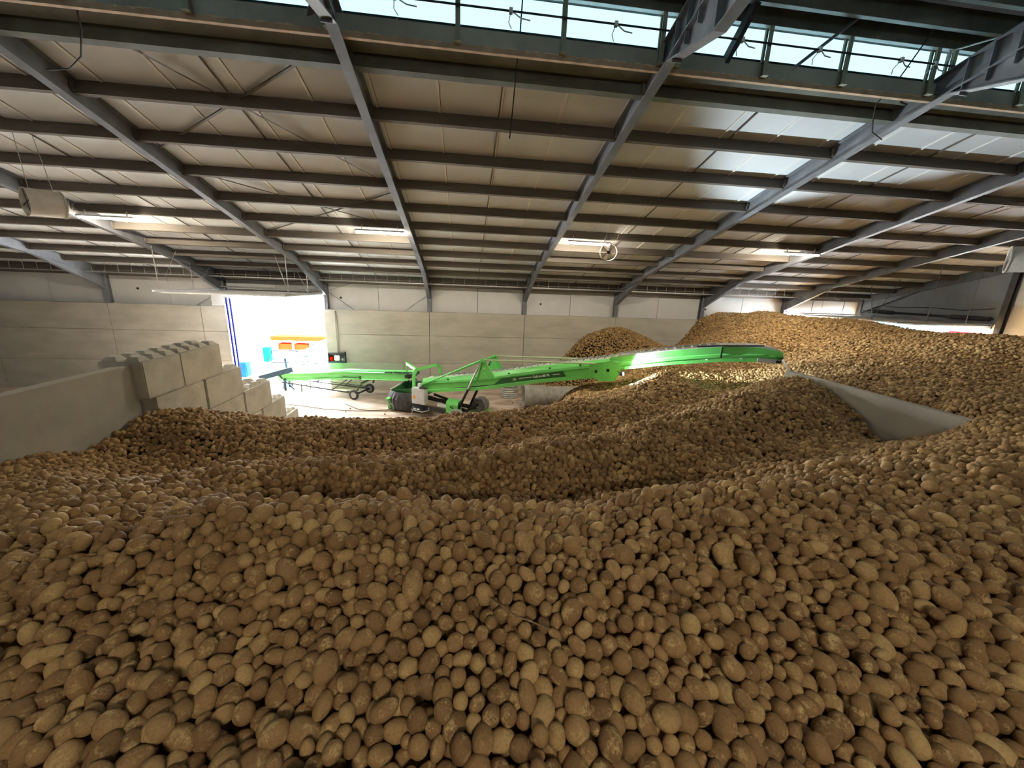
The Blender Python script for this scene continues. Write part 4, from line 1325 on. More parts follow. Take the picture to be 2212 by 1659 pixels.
b.add([(-4.5, -0.33, 0.62), (-4.5, 0.33, 0.62), (-0.8, 0.33, 1.10), (-0.8, -0.33, 1.10), (2.7, 0.33, 1.36), (2.7, -0.33, 1.36),
       (-4.5, -0.33, 0.60), (-4.5, 0.33, 0.60), (-0.8, 0.33, 1.08), (-0.8, -0.33, 1.08), (2.7, 0.33, 1.34), (2.7, -0.33, 1.34)],
      [(0, 1, 2, 3), (3, 2, 4, 5), (9, 8, 7, 6), (11, 10, 8, 9), (0, 6, 7, 1), (5, 4, 10, 11), (1, 7, 8, 2), (2, 8, 10, 4), (0, 3, 9, 6), (3, 5, 11, 9)])
M_BELTB = mat('pale_bluish_belt', (0.50, 0.55, 0.60), (0.4, 0.44, 0.5), 0.6, 4)
bo = b.build('belt', M_BELTB, sc2)
c = MB(XG)
t = 1.2
while t < 2.6:
    z_ = interp([(-0.8, 1.10), (2.7, 1.36)], t)
    for k in range(5):
        yy = -0.26 + 0.13 * k + rnd.uniform(-0.03, 0.03)
        c.box(t, t + 0.06, yy - 0.035, yy + 0.035, z_ + 0.001, z_ + 0.03)
    t += 0.13
c.build('belt_studs', M_BLACK, bo)
MB(XG).tube([(2.72, -0.34, 1.30), (2.72, 0.34, 1.30)], 0.09, 16).build('head_roller', M_RUBBER, sc2, smooth=True)
for s in (1, -1):
    MB(XG).bar((2.55, s * 0.38, 1.30), (2.92, s * 0.30, 1.40), 0.04, 0.14).build('head_bearing', M_DARK, sc2)
MB(XG).bar((2.7, -0.2, 1.15), (2.95, -0.1, 0.95), 0.05, 0.12).bar((2.6, 0.25, 1.12), (2.8, 0.2, 0.93), 0.04, 0.06).build('scraper', M_DARK, sc2)
MB(XG).tube([(-0.75, 0.37, 1.02), (0.2, 0.40, 1.06), (-2.4, 0.40, 0.78)], 0.012, 6).build('side_cable', M_CABLE, sc2)
MB(XG).box(0.18, 0.26, 0.36, 0.42, 0.98, 1.12).build('cable_clip', M_GREEND, sc2)
for s in (1, -1):
    MB(XG).bar((-4.4, s * 0.34, 0.40), (0.05, s * 0.52, 0.28), 0.05, 0.06).build('chassis_tube', M_DARK, sc2)
    MB(XG).bar((-2.9, s * 0.40, 0.36), (-2.1, s * 0.34, 0.70), 0.04, 0.04).bar((-1.3, s * 0.48, 0.32), (-0.55, s * 0.34, 0.86), 0.04, 0.04).build('chassis_strut', M_DARK, sc2)
MB(XG).bar((-2.1, 0.3, 0.68), (0.6, 0.3, 0.62), 0.03, 0.03).build('tow_rod', M_DARK, sc2)
MB(XG).bar((-0.02, -0.64, 0.23), (-0.02, 0.58, 0.23), 0.06, 0.06).bar((-0.7, 0.2, 0.22), (-0.02, 0.2, 0.24), 0.09, 0.07).build('axle', M_DARK, sc2)
MB(XG).bar((0.08, 0.5, 0.40), (0.30, 0.45, 0.75), 0.09, 0.05).bar((0.30, 0.45, 0.75), (0.62, 0.40, 0.93), 0.09, 0.05).bar((0.3, -0.5, 0.6), (0.5, -0.4, 0.95), 0.09, 0.05).bar((0.30, 0.45, 0.8), (0.32, -0.45, 0.85), 0.07, 0.05).build('lifting_frame', M_GREEND, sc2)
wheel(XG, (-0.02, 0.60, 0.24), 0.24, 0.12, sc2, tyre=M_RUBBER)
wheel(XG, (-0.02, -0.68, 0.24), 0.24, 0.12, sc2, tyre=M_RUBBER)
for t in (-4.3, -3.2):
    MB(XG).bar((t, 0.3, 0.0), (t, 0.3, 0.42), 0.05, 0.05).bar((t, -0.3, 0.0), (t, -0.3, 0.42), 0.05, 0.05).build('support_leg', M_DARK, sc2)

# light blue steel machine standing in the doorway
gm = thing('tubular_steel_frame', 'pale blue tubular steel inlet machine standing in the doorway', 'machine', (-8.7, 20.0, 0))
M_PBLUE = mat('pale_blue_steel', (0.05, 0.075, 0.095), (0.035, 0.055, 0.075), 0.9, 4, spec=0.05)
MB().bar((-9.0, 20.4, 0.0), (-9.15, 20.5, 1.5), 0.12, 0.12).build('post', M_PBLUE, gm)
q = MB()
for pts in ([(-8.5, 19.8, 1.42), (-9.5, 19.8, 1.40), (-9.65, 19.8, 1.55), (-9.4, 19.8, 2.0), (-9.1, 19.8, 2.02)],
            [(-8.5, 19.9, 1.40), (-7.6, 19.9, 1.50), (-7.65, 19.9, 1.75), (-8.5, 19.9, 1.68)],
            [(-8.5, 19.8, 1.28), (-7.2, 19.8, 1.4), (-7.15, 19.8, 1.1), (-8.0, 19.8, 1.06)],
            [(-8.7, 19.8, 2.05), (-8.2, 19.8, 1.98)]):
    q.tube(pts, 0.03, 8)
q.build('bent_tubes', M_PBLUE, gm)
q = MB().bar((-8.5, 19.8, 1.1), (-10.1, 19.8, 0.62), 0.3, 0.25).bar((-8.6, 19.9, 0.0), (-9.4, 19.9, 0.9), 0.06, 0.06)
q.build('inlet_trough', M_PBLUE, gm)
MB().box(-10.0, -9.9, 19.7, 19.8, 0.0, 0.7).box(-9.0, -8.9, 19.7, 19.8, 0.0, 0.6).build('leg', M_PBLUE, gm)
# green board and control gear on the wall right of the doorway
gp = tag(MB().box(-6.84, -3.2, D - 0.11, D - 0.02, 1.06, 1.40).build('wall_board', mat('glare_pale_green_board', (0.36, 0.47, 0.34), (0.42, 0.44, 0.35), 0.7, 0.8)), 'green board with glare paled into its colour, low on the wall right of the doorway', 'board')  # paler green puts the doorway glare into the board colour
cg = thing('clutter_box', 'small open box of tools and rags fixed right of the doorway', 'box', (-6.45, D - 0.2, 1.45))
MB().box(-6.86, -6.02, D - 0.28, D - 0.24, 1.41, 1.5).box(-6.86, -6.82, D - 0.28, D - 0.1, 1.41, 1.9).box(-6.06, -6.02, D - 0.28, D - 0.1, 1.41, 1.95).box(-6.86, -6.02, D - 0.13, D - 0.11, 1.41, 1.9).box(-6.86, -6.02, D - 0.28, D - 0.24, 1.86, 1.93).build('frame', M_DARK, cg)
MB().cbox(-6.80, -6.62, D - 0.24, D - 0.14, 1.5, 1.72, 0.03).build('orange_bag', M_ORP, cg)
MB().cbox(-6.58, -6.30, D - 0.24, D - 0.14, 1.5, 1.8, 0.04).build('cream_bag', M_STRIP, cg)
MB().cbox(-6.25, -6.08, D - 0.24, D - 0.14, 1.5, 1.66, 0.03).build('grey_bag', M_STEEL, cg)
# yard things seen through the doorway
om = thing('orange_farm_machine', 'orange farm machine outside the doorway', 'machine', (-12.5, 30.0, 0))
MB().poly([(-14.0, 1.05), (-10.6, 1.05), (-10.2, 1.35), (-14.0, 1.35)], 'xz', 29.4, 30.6).build('frame', M_ORP, om)
MB().poly([(-13.6, 0.35), (-11.9, 0.35), (-11.2, 0.75), (-13.6, 0.80)], 'xz', 29.6, 30.4).build('hopper', M_ORP, om)
for x in (-13.7, -12.6, -11.4):
    MB().box(x, x + 0.12, 29.5, 30.5, 0.0, 1.1).build('leg', M_DARK, om)
MB().bar((-15.2, 30, 0.72), (-13.8, 30, 0.95), 0.1, 0.1).build('drawbar', M_DARK, om)
gb = tag(MB().cbox(-13.35, -12.95, 26.8, 27.3, 0.0, 0.95, 0.03).build('green_bin', M_TEAL), 'small green bin outside the doorway', 'bin')
bc = tag(MB().cbox(-12.95, -12.2, 22.6, 23.1, -0.03, 0.78, 0.04).build('blue_crate', M_BLUE), 'blue crate just outside the doorway at its left jamb', 'crate')
rs_ = thing('red_warning_sign', 'small red diamond sign outside the right side of the doorway', 'sign', (-8.15, 24.0, 0))
MB().poly([(-8.15 - 0.22, 2.75), (-8.15, 2.52), (-8.15 + 0.22, 2.75), (-8.15, 2.98)], 'xz', 23.9, 23.93).build('sign_plate', M_REDP, rs_)
MB().box(-8.18, -8.12, 23.94, 24.0, -0.03, 2.95).build('pole', M_WHITE, rs_)
# seen through the half open end wall door
rt_ = thing('red_trailer', 'red and white trailer outside the half open end door', 'trailer', (41.2, 26.5, 0))
MB().box(40.1, 42.5, 24.6, 29.6, 1.2, 3.35).build('body', mat('white_trailer_body', (0.8, 0.8, 0.8), (0.7, 0.7, 0.7), 0.4, 4), rt_)
MB().box(40.0, 40.1, 24.8, 27.6, 1.6, 3.25).build('red_panel', M_REDP, rt_)
for y in (25.4, 28.8):
    wheel(lambda p: Vector(p), (40.4, y, 0.55), 0.55, 0.3, rt_, ax=(1, 0, 0))
MB().box(40.3, 42.3, 24.8, 29.4, 1.0, 1.2).build('chassis', M_DARK, rt_)
tag(MB().cbox(43.0, 48.0, 30.5, 36.5, -0.03, 3.7, 0.05).build('storage_container', mat('light_blue_container', (0.012, 0.035, 0.055), (0.01, 0.03, 0.05), 1.0, 2, spec=0.0)), 'light blue container outside the half open end door', 'container')

# corrugated culvert pipes
def corr(c, ax, r, ln, n, pitch=0.075, amp=0.014):
    pr = []
    k = int(ln / (pitch / 4))
    for i in range(k + 1):
        a_ = ln * i / k
        pr.append((a_, r + amp * math.sin(2 * math.pi * a_ / pitch)))
    inner = [(a_, q_ - 0.012) for a_, q_ in reversed(pr)]
    return MB().lathe(pr + inner, c, ax, n)


M_CORR = mat('weathered_galvanised_pipe', (0.47, 0.46, 0.42), (0.30, 0.285, 0.25), 0.6, 4, metal=0.25)
cpipe = tag(corr((2.72, 17.12, 0.512), (1, 0.03, 0), 0.50, 1.0, 40).build('corrugated_pipe', M_CORR, smooth=False), 'wide corrugated metal pipe lying by the heap, its open end to the left', 'pipe', None)
tag(corr((3.75, 17.17, 0.482), (1, 0.03, 0), 0.468, 1.9, 40).build('corrugated_pipe', M_CORR, smooth=False), 'corrugated metal pipe running into the heap, behind the wide one', 'pipe', None)
tag(corr((2.25, 18.7, 0.0), (0, 0, 1), 0.42, 0.55, 40, pitch=0.11, amp=0.02).build('corrugated_pipe', M_CORR, smooth=False), 'short corrugated pipe ring standing on end behind the lying pipes', 'pipe', None)

# power cord on the floor
tag(MB().tube([(-2.17, 16.2, 0.42), (-2.2, 16.0, 0.25), (-2.28, 15.95, 0.06), (-2.45, 16.05, 0.02), (-2.64, 16.18, 0.018), (-3.3, 16.38, 0.018), (-4.27, 16.38, 0.018), (-5.27, 16.52, 0.018), (-6.1, 16.71, 0.018), (-7.24, 17.18, 0.018), (-8.16, 17.45, 0.018), (-9.6, 18.3, 0.018)], 0.017, 8).build('power_cord', M_CORD, smooth=True), 'tan power cord lying across the floor from the grey cabinet', 'cord')
tag(MB().tube([(-2.75, 17.0, 0.017), (-3.14, 16.57, 0.017), (-4.09, 16.48, 0.017), (-4.6, 16.6, 0.017), (-5.4, 17.4, 0.017)], 0.015, 8).build('power_cord', M_CABLE, smooth=True), 'dark cable lying on the floor in front of the rubber skirt', 'cord')

# ------------------------------------------------------------------ the potato heap
# surveyed heights of the heap surface (x, y, z)
TP = [
    (0.19,1.07,3.68), (-0.70,1.15,3.70), (-1.65,1.26,3.66), (1.20,0.98,3.68), (2.23,0.87,3.70), (0.15,1.39,3.76), (-0.80,1.57,3.78),
    (-1.81,1.72,3.70), (1.38,1.38,3.78), (2.48,1.29,3.78), (-0.01,1.87,3.95), (-1.06,2.01,3.96), (1.13,1.91,3.92), (2.38,1.87,3.88),
    (3.55,1.81,3.86), (-2.31,2.63,3.82), (-3.30,2.96,3.62), (-2.90,2.38,3.60), (-1.67,2.45,4.05), (-1.20,2.35,4.07), (-0.61,2.30,4.05),
    (-0.01,2.30,4.00), (0.47,2.35,3.97), (1.25,2.55,3.89), (2.03,2.85,3.78), (3.07,3.25,3.66), (4.47,3.80,3.54), (5.95,4.35,3.45),
    (5.36,3.21,3.82), (6.72,3.60,3.85), (-1.60,3.10,3.45), (0.00,3.10,3.30), (1.60,3.30,3.25), (3.00,3.80,3.15), (0.00,2.70,3.72),
    (-1.30,2.75,3.75), (1.20,2.85,3.65), (0.00,3.65,3.02), (1.20,3.80,3.00), (-1.60,3.75,3.12), (2.60,4.25,3.00), (4.67,4.60,3.08),
    (6.06,5.20,3.04), (7.95,5.95,2.79), (7.99,5.60,3.01), (8.00,5.08,3.40), (8.00,4.83,3.69), (-3.48,3.90,3.41), (-5.00,4.80,3.07),
    (-6.42,5.67,2.86), (-6.42,5.95,2.83), (-6.16,6.30,2.66), (-2.70,3.70,3.50), (-1.65,4.35,3.33), (-0.89,4.55,3.32), (-0.02,4.70,3.30),
    (0.61,4.85,3.31), (1.31,5.05,3.30), (3.08,5.80,3.30), (4.25,6.35,3.34), (5.65,7.00,3.47), (7.28,7.80,3.57), (-2.69,4.40,3.31),
    (-0.02,4.15,3.20), (-0.02,3.90,3.11), (1.15,4.30,3.12), (2.55,4.65,3.10), (4.00,5.25,3.17), (6.04,6.20,3.30), (7.14,6.30,3.26),
    (8.21,7.90,3.58), (7.91,8.35,3.47), (-5.50,6.80,2.35), (-4.00,6.20,2.40), (-2.00,6.10,2.55), (0.00,6.20,2.55), (0.00,5.50,2.85),
    (2.00,6.50,2.62), (4.00,7.30,2.65), (5.80,8.60,2.75), (3.40,7.40,2.68), (-2.00,5.40,2.75), (-2.46,6.60,2.68), (-0.04,6.80,2.70),
    (-4.90,6.90,2.58), (-6.45,7.40,2.66), (-6.39,7.75,2.78), (-5.93,7.90,2.78), (-5.03,7.80,2.77), (-3.67,7.60,2.72), (-2.80,7.60,2.71),
    (-1.45,7.60,2.72), (-0.42,7.60,2.75), (0.95,7.80,2.84), (2.72,8.60,2.87), (4.75,10.60,2.62), (5.50,10.70,2.89), (6.11,10.80,3.12),
    (6.69,10.70,2.91), (7.17,10.20,2.67), (4.83,9.30,2.84), (3.78,9.20,2.74), (4.30,11.90,2.10), (5.40,12.10,2.25), (3.10,10.80,1.85),
    (6.90,12.00,2.65), (2.20,9.90,1.60), (-6.00,10.60,0.90), (-5.50,12.00,-0.40), (-3.00,10.80,0.20), (-3.00,12.00,-0.60), (0.00,10.90,0.20),
    (0.00,12.00,-0.60), (2.00,11.00,0.50), (2.60,12.50,-0.40), (3.89,13.50,1.66), (5.11,13.50,2.10), (3.23,12.20,1.57), (1.80,16.00,-0.40),
    (3.50,17.50,-0.30), (3.00,19.50,-0.30), (8.60,18.90,3.20), (6.25,19.20,2.09), (6.20,18.90,1.30), (8.60,17.20,2.30), (11.19,19.90,2.53),
    (10.90,19.00,2.55), (7.33,13.00,2.84), (8.82,12.50,2.83), (8.07,10.50,2.59), (10.64,12.50,2.85), (9.92,15.50,3.00), (11.70,20.10,2.61),
    (12.80,20.00,3.99), (13.61,18.80,4.24), (14.27,17.50,4.66), (14.93,16.80,4.60), (15.71,15.50,4.52), (16.68,15.00,4.61), (12.58,15.20,3.91),
    (12.24,13.20,3.44), (10.49,11.20,3.29), (13.43,13.30,3.80), (16.69,14.20,4.55), (16.98,13.20,4.40), (16.86,12.20,4.39), (16.57,11.20,4.40),
    (16.32,10.20,4.49), (15.29,8.80,4.49), (13.80,11.20,3.81), (14.16,9.60,4.09), (13.57,8.20,4.08), (10.41,9.80,3.44), (8.91,8.40,3.46),
    (8.80,7.40,3.51), (8.59,6.30,3.58), (8.36,5.40,3.64), (10.68,9.00,3.62), (10.22,7.50,3.62), (10.02,6.50,3.68), (9.50,5.40,3.91),
    (8.57,4.70,3.81), (16.00,20.10,4.10), (20.00,20.10,2.00), (22.90,19.00,0.60), (22.90,14.00,1.20), (20.00,14.00,3.20), (22.90,9.00,3.20),
    (18.00,9.00,4.50), (16.00,4.00,4.40), (22.90,3.00,4.20), (11.00,2.50,4.20), (14.00,0.00,4.20), (8.00,0.00,3.85), (8.00,2.80,3.95),
    (8.00,-3.00,4.10), (0.00,-3.00,3.75), (-4.00,-3.00,3.60), (-6.40,0.00,3.40), (-6.40,2.50,3.10), (0.00,0.00,3.62), (-3.00,0.50,3.50),
    (4.00,0.00,3.70), (16.00,-3.00,4.20), (22.90,-3.00,4.20), (-6.40,-3.00,3.60),
]
TP = np.array(TP, float)
n_ = len(TP)
d_ = np.hypot(TP[:, None, 0] - TP[None, :, 0], TP[:, None, 1] - TP[None, :, 1])
K = np.where(d_ > 0, d_ * d_ * np.log(d_ + 1e-12), 0)
A = np.zeros((n_ + 3, n_ + 3))
A[:n_, :n_] = K + 0.02 * np.eye(n_)
A[:n_, n_] = 1
A[:n_, n_ + 1:] = TP[:, :2]
A[n_, :n_] = 1
A[n_ + 1:, :n_] = TP[:, :2].T
TW = np.linalg.solve(A, np.r_[TP[:, 2], 0, 0, 0])


def height(x, y):
    x = np.asarray(x, float); y = np.asarray(y, float)
    z = TW[-3] + TW[-2] * x + TW[-1] * y
    for i in range(n_):
        d2 = (x - TP[i, 0]) ** 2 + (y - TP[i, 1]) ** 2
        z = z + TW[i] * 0.5 * d2 * np.log(d2 + 1e-12)
    return z


# height table for quick look-up
GX0, GX1, GYa, GYb, GS = -6.6, 23.2, -4.2, 20.3, 0.05
gx = np.arange(GX0, GX1 + GS, GS)
gy = np.arange(GYa, GYb + GS, GS)
GXm, GYm = np.meshgrid(gx, gy, indexing='ij')
HZ = height(GXm, GYm)
rs = np.random.RandomState(11)
# small lumps and dips of a tipped heap
lump = np.zeros_like(HZ)
for sc_, am in ((1.1, 0.035), (0.45, 0.02)):
    k1 = rs.uniform(-1, 1, (14, 2)) / sc_ * 2 * math.pi * 0.5
    ph = rs.uniform(0, 6.28, 14)
    for (a_, b_), p_ in zip(k1, ph):
        lump += am / 3.7 * np.sin(a_ * GXm + b_ * GYm + p_)
HZ = HZ + lump


def hz(x, y):
    fx = np.clip((np.asarray(x) - GX0) / GS, 0, len(gx) - 1.001)
    fy = np.clip((np.asarray(y) - GYa) / GS, 0, len(gy) - 1.001)
    i = fx.astype(int); j = fy.astype(int)
    a_ = fx - i; b_ = fy - j
    return (HZ[i, j] * (1 - a_) * (1 - b_) + HZ[i + 1, j] * a_ * (1 - b_) + HZ[i, j + 1] * (1 - a_) * b_ + HZ[i + 1, j + 1] * a_ * b_)


def allowed(x, y, z, r=0.03):
    ok = (x > np.where(y > 7.95, -6.18 + r, -6.36 + r)) & (x < XR - 0.1 - r) & (y < D - r) & (z > 0.02)
    ok &= ~((x > 8.0 - r) & (x < 8.17 + r) & (y < 8.56 + r))
    # pipes lying at the foot of the heap
    ok &= ~((np.abs(y - 17.15) < 0.5 + r) & (x > 2.6) & (x < 5.6) & (np.hypot(y - 17.15, z - 0.5) < 0.52 + r))
    return ok


# potato shapes
def potato_mesh(k, sub):
    bm = bmesh.new()
    bmesh.ops.create_icosphere(bm, subdivisions=sub, radius=0.5)
    r_ = random.Random(50 + k)
    sxyz = [(1.20, 0.96, 0.88), (1.05, 1.0, 0.92), (1.30, 0.93, 0.86), (1.15, 1.02, 0.86), (1.0, 0.97, 0.95), (1.40, 0.90, 0.84), (1.22, 1.02, 0.9), (1.12, 0.92, 0.88)][k % 8]
    off = Vector((r_.uniform(-9, 9), r_.uniform(-9, 9), r_.uniform(-9, 9)))
    egg = r_.uniform(-0.12, 0.12)
    bend = r_.uniform(-0.07, 0.07)
    dim = [(Vector((r_.uniform(-1, 1), r_.uniform(-1, 1), r_.uniform(-1, 1))).normalized() * 0.5, r_.uniform(0.05, 0.09), r_.uniform(0.008, 0.018)) for _ in range(5)]
    for v in bm.verts:
        p = v.co.copy()
        q = p * (1 + 0.055 * noise.noise(p * 1.9 + off) + 0.014 * noise.noise(p * 5.0 + off))
        for c_, w_, a_ in dim:
            q -= p.normalized() * a_ * math.exp(-((p - c_).length / w_) ** 2)
        t_ = 1 + egg * p.x * 2
        v.co = Vector((q.x * sxyz[0], q.y * sxyz[1] * t_, q.z * sxyz[2] * t_ + bend * (p.x * p.x * 4 - 0.3) * 0.5))
    me = bpy.data.meshes.new('potato')
    bm.to_mesh(me); bm.free()
    me.materials.append(M_POTATO)
    me.shade_smooth()
    return me


NV = 8
pm_hi = [potato_mesh(k, 4) for k in range(NV)]

S = 0.0795           # spacing of the top layer


def layer(x0, x1, y0, y1, s, seed):
    r_ = np.random.RandomState(seed)
    xs = np.arange(x0, x1, s)
    ys_ = np.arange(y0, y1, s * 0.866)
    X_, Y_ = np.meshgrid(xs, ys_, indexing='ij')
    X_ = X_ + (np.arange(len(ys_)) % 2)[None, :] * s / 2
    X_ = X_.ravel() + r_.normal(0, s * 0.20, X_.size)
    Y_ = Y_.ravel() + r_.normal(0, s * 0.20, Y_.size)
    # steep ground needs more potatoes per square metre of plan
    gxx = (hz(X_ + .05, Y_) - hz(X_ - .05, Y_)) / .1
    gyy = (hz(X_, Y_ + .05) - hz(X_, Y_ - .05)) / .1
    return X_, Y_, np.sqrt(1 + gxx ** 2 + gyy ** 2), r_


XA, YA, _s, r_ = layer(-6.45, 23.0, -1.2, 20.12, S, 3)
Z_ = hz(XA, YA) + r_.normal(0, 0.019, XA.size)
XB, YB_, sB, r2 = layer(-6.45, 23.0, -1.2, 20.12, S * 1.35, 4)
keep = r2.uniform(0, 1, XB.size) < np.clip((sB - 1) * 2.2 + 0.12, 0, 0.7)
XB, YB_ = XB[keep], YB_[keep]
ZB = hz(XB, YB_) + 0.022
# lower layer where the gaps can be looked into
XC, YC, _s, r3 = layer(-6.45, 9.0, 0.3, 6.0, S * 1.05, 5)
near = np.hypot(XC, YC) < 6.0
XC, YC = XC[near], YC[near]
ZC = hz(XC, YC) - 0.095
PX = np.r_[XA, XB, XC]; PY = np.r_[YA, YB_, YC]; PZ = np.r_[Z_, ZB, ZC]
LAY = np.r_[np.zeros(len(XA)), np.ones(len(XB)), 2 * np.ones(len(XC))]
rr_ = np.random.RandomState(21)
SIZE = 0.083 * np.exp(rr_.normal(0, 0.18, len(PX)))
SIZE = np.clip(SIZE, 0.054, 0.128)
SIZE[LAY == 1] *= 0.92
ok = allowed(PX, PY, PZ)
PX, PY, PZ, LAY, SIZE = PX[ok], PY[ok], PZ[ok], LAY[ok], SIZE[ok]

# let the nearest potatoes push one another apart so that they rest side by side
dist = np.sqrt(PX ** 2 + PY ** 2 + (PZ - 5.5) ** 2)
ni = np.where((dist < 7.0))[0]
P3 = np.c_[PX[ni], PY[ni], PZ[ni]]
rad = SIZE[ni] * 0.515
ZJ = rr_.normal(0, 0.025, len(ni))
cell = 0.11
for it in range(9):
    key = np.floor(P3 / cell).astype(np.int64)
    key -= key.min(0)
    dimk = key.max(0) + 3
    key += 1
    code = (key[:, 0] * dimk[1] + key[:, 1]) * dimk[2] + key[:, 2]
    order = np.argsort(code, kind='stable')
    cs = code[order]
    push = np.zeros_like(P3)
    for dx in (-1, 0, 1):
        for dy in (-1, 0, 1):
            for dz in (-1, 0, 1):
                nb = code + (dx * dimk[1] + dy) * dimk[2] + dz
                a_ = np.searchsorted(cs, nb, 'left')
                b_ = np.searchsorted(cs, nb, 'right')
                for q_ in range(int((b_ - a_).max()) if len(a_) else 0):
                    m_ = (a_ + q_) < b_
                    i_ = np.where(m_)[0]
                    j_ = order[a_[i_] + q_]
                    dv = P3[i_] - P3[j_]
                    ln = np.sqrt((dv ** 2).sum(1)) + 1e-9
                    want = (rad[i_] + rad[j_]) * 1.0
                    m2 = (ln < want) & (i_ != j_)
                    np.add.at(push, i_[m2], dv[m2] / ln[m2][:, None] * ((want[m2] - ln[m2]) * 0.32)[:, None])
    push[:, 2] *= 0.55
    P3 += push
    base = hz(P3[:, 0], P3[:, 1])
    top = LAY[ni] < 2
    P3[:, 2] = np.where(top, P3[:, 2] + (base + 0.004 + ZJ - P3[:, 2]) * 0.25, P3[:, 2] + (base - 0.098 - P3[:, 2]) * 0.25)
PX[ni], PY[ni], PZ[ni] = P3[:, 0], P3[:, 1], P3[:, 2]
ok = allowed(PX, PY, PZ)
PX, PY, PZ, LAY, SIZE = PX[ok], PY[ok], PZ[ok], LAY[ok], SIZE[ok]
# a few strays on the bare floor
sx_ = rr_.uniform(-6.0, 1.5, 60); sy_ = rr_.uniform(12.6, 17.0, 60)
sx_ = np.r_[sx_, rr_.uniform(1.6, 2.9, 14)]; sy_ = np.r_[sy_, rr_.uniform(13.5, 18.0, 14)]
PX = np.r_[PX, sx_]; PY = np.r_[PY, sy_]; PZ = np.r_[PZ, np.full(len(sx_), 0.026)]
LAY = np.r_[LAY, np.full(len(sx_), 3)]; SIZE = np.r_[SIZE, rr_.uniform(0.045, 0.07, len(sx_))]
N = len(PX)
VAR = rr_.randint(0, NV, N)
ROT = np.c_[rr_.normal(0, 0.75, N), rr_.normal(0, 0.75, N), rr_.uniform(0, 6.283, N)]
ROT[:, :2][rr_.uniform(0, 1, N) < 0.2] *= 2.2
SCL = SIZE[:, None] * rr_.uniform(0.93, 1.07, (N, 3))

# the 300 that show largest become potatoes of their own
rel = np.c_[PX, PY, PZ] - np.array(CAM)
cx = rel @ np.array(rt); cyy = rel @ np.array(up); cz = rel @ np.array(fw)
with np.errstate(all='ignore'):
    u_ = 1106 + FPX * cx / cz; v_ = 829.5 - FPX * cyy / cz
inview = (cz > 0.3) & (u_ > 10) & (u_ < 2202) & (v_ > 0) & (v_ < 1645) & (LAY < 2)
score = np.where(inview, SIZE / np.maximum(cz, 0.1), -1)
big = np.argsort(-score)[:300]
first = None
M3 = []
for q_, i in enumerate(big):
    o = bpy.data.objects.new('potato', pm_hi[VAR[i]])
    o.location = (PX[i], PY[i], PZ[i])
    o.rotation_euler = tuple(ROT[i])
    o.scale = tuple(SCL[i])
    col.objects.link(o)
    tag(o, 'unwashed brown potato in the very foreground of the heap, nearest the camera', 'potato', 'foreground potatoes')

rest = np.ones(N, bool)
rest[big] = False
RX, RY, RZ, RV, RR, RS = PX[rest], PY[rest], PZ[rest], VAR[rest], ROT[rest], SCL[rest]

# dark sheet shading the gaps of the heap, plus one point per remaining potato
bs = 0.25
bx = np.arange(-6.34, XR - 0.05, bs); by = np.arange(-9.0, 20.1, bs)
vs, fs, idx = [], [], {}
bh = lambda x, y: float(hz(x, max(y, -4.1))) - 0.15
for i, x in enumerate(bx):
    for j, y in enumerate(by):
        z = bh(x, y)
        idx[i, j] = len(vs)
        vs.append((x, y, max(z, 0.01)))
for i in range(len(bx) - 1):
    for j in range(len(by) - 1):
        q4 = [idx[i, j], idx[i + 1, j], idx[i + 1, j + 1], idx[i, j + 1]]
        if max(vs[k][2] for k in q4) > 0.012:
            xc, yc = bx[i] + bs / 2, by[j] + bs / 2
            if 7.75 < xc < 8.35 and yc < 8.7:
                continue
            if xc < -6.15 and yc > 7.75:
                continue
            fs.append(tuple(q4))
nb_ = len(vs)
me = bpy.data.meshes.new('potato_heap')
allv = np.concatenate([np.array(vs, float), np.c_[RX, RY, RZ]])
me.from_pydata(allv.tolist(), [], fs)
me.materials.append(M_GAPS)
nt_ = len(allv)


def vattr(name, typ, arr, key):
    a_ = me.attributes.new(name, typ, 'POINT')
    a_.data.foreach_set(key, np.ascontiguousarray(arr).ravel())


full = lambda a_, w_: np.concatenate([np.zeros((nb_, w_)), a_.reshape(-1, w_)]).astype(np.float32)
vattr('tuber_rotation', 'FLOAT_VECTOR', full(RR, 3), 'vector')
vattr('tuber_scale', 'FLOAT_VECTOR', full(RS, 3), 'vector')
vattr('tuber_kind', 'INT', np.concatenate([np.zeros(nb_), RV]).astype(np.int32), 'value')
vattr('is_tuber', 'BOOLEAN', np.concatenate([np.zeros(nb_, bool), np.ones(len(RX), bool)]), 'value')
heap = bpy.data.objects.new('potato_heap', me)
col.objects.link(heap)
tag(heap, 'huge brown heap of unwashed potatoes filling the store behind the nearest ones', 'potatoes', None, 'stuff')

ng = bpy.data.node_groups.new('heaped_tubers', 'GeometryNodeTree')
ng.interface.new_socket('Geometry', in_out='INPUT', socket_type='NodeSocketGeometry')
ng.interface.new_socket('Geometry', in_out='OUTPUT', socket_type='NodeSocketGeometry')
gi = ng.nodes.new('NodeGroupInput')
go = ng.nodes.new('NodeGroupOutput')


def named(n, t):
    q = ng.nodes.new('GeometryNodeInputNamedAttribute')
    q.data_type = t
    q.inputs['Name'].default_value = n
    return [s for s in q.outputs if s.enabled and s.name == 'Attribute'][0]


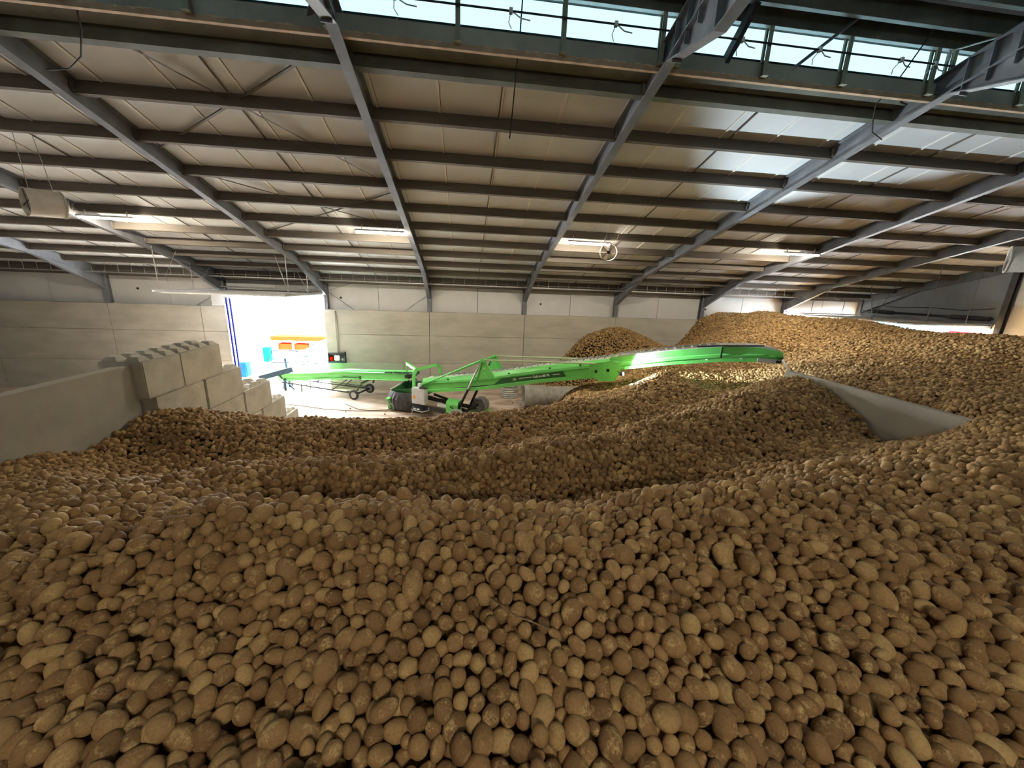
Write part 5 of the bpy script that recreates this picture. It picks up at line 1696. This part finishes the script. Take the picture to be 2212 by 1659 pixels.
iop = ng.nodes.new('GeometryNodeInstanceOnPoints')
iop.inputs['Pick Instance'].default_value = True
jn = ng.nodes.new('GeometryNodeGeometryToInstance')
srcs = []
for k in range(NV):
    src = next(o for o in col.objects if o.name.startswith('potato') and o.data == pm_hi[k])
    srcs.append(src)
for k in reversed(range(NV)):
    oi = ng.nodes.new('GeometryNodeObjectInfo')
    oi.transform_space = 'ORIGINAL'
    oi.inputs['Object'].default_value = srcs[k]
    oi.inputs['As Instance'].default_value = False
    ng.links.new(oi.outputs['Geometry'], jn.inputs[0])
ng.links.new(gi.outputs[0], iop.inputs['Points'])
ng.links.new(named('is_tuber', 'BOOLEAN'), iop.inputs['Selection'])
ng.links.new(jn.outputs[0], iop.inputs['Instance'])
ng.links.new(named('tuber_kind', 'INT'), iop.inputs['Instance Index'])
e2r = ng.nodes.new('FunctionNodeEulerToRotation')
ng.links.new(named('tuber_rotation', 'FLOAT_VECTOR'), e2r.inputs[0])
ng.links.new(e2r.outputs[0], iop.inputs['Rotation'])
ng.links.new(named('tuber_scale', 'FLOAT_VECTOR'), iop.inputs['Scale'])
j2 = ng.nodes.new('GeometryNodeJoinGeometry')
dl = ng.nodes.new('GeometryNodeDeleteGeometry')
dl.domain = 'POINT'
ng.links.new(gi.outputs[0], dl.inputs['Geometry'])
ng.links.new(named('is_tuber', 'BOOLEAN'), dl.inputs['Selection'])
ng.links.new(iop.outputs[0], j2.inputs[0])
ng.links.new(dl.outputs[0], j2.inputs[0])
ng.links.new(j2.outputs[0], go.inputs[0])
md = heap.modifiers.new('heaped_tubers', 'NODES')
md.node_group = ng
print('potatoes in the heap:', N, 'near', len(ni))

# dry roots lying on the potatoes
M_ROOT = mat('dry_root', (0.30, 0.20, 0.12), (0.2, 0.13, 0.08), 0.9, 20)
for pts, r, nm in (([(0.13, 1.65), (0.2, 1.60), (0.26, 1.56), (0.33, 1.52), (0.42, 1.48)], 0.0035, 'dry brown root lying across the potatoes in the middle foreground'),
                   ([(0.78, 3.95), (0.80, 3.80), (0.76, 3.66), (0.74, 3.60)], 0.006, 'pale dry stem standing on the middle ridge of the heap'),
                   ([(2.15, 2.0), (2.3, 1.93), (2.42, 1.95)], 0.004, 'dry brown root on the potatoes at the right')):
    p3 = [(x, y, float(hz(x, y)) + 0.06 + 0.012 * (i % 2)) for i, (x, y) in enumerate(pts)]
    tag(MB().tube(p3, r, 6).build('dry_root', M_ROOT, smooth=True), nm, 'root')
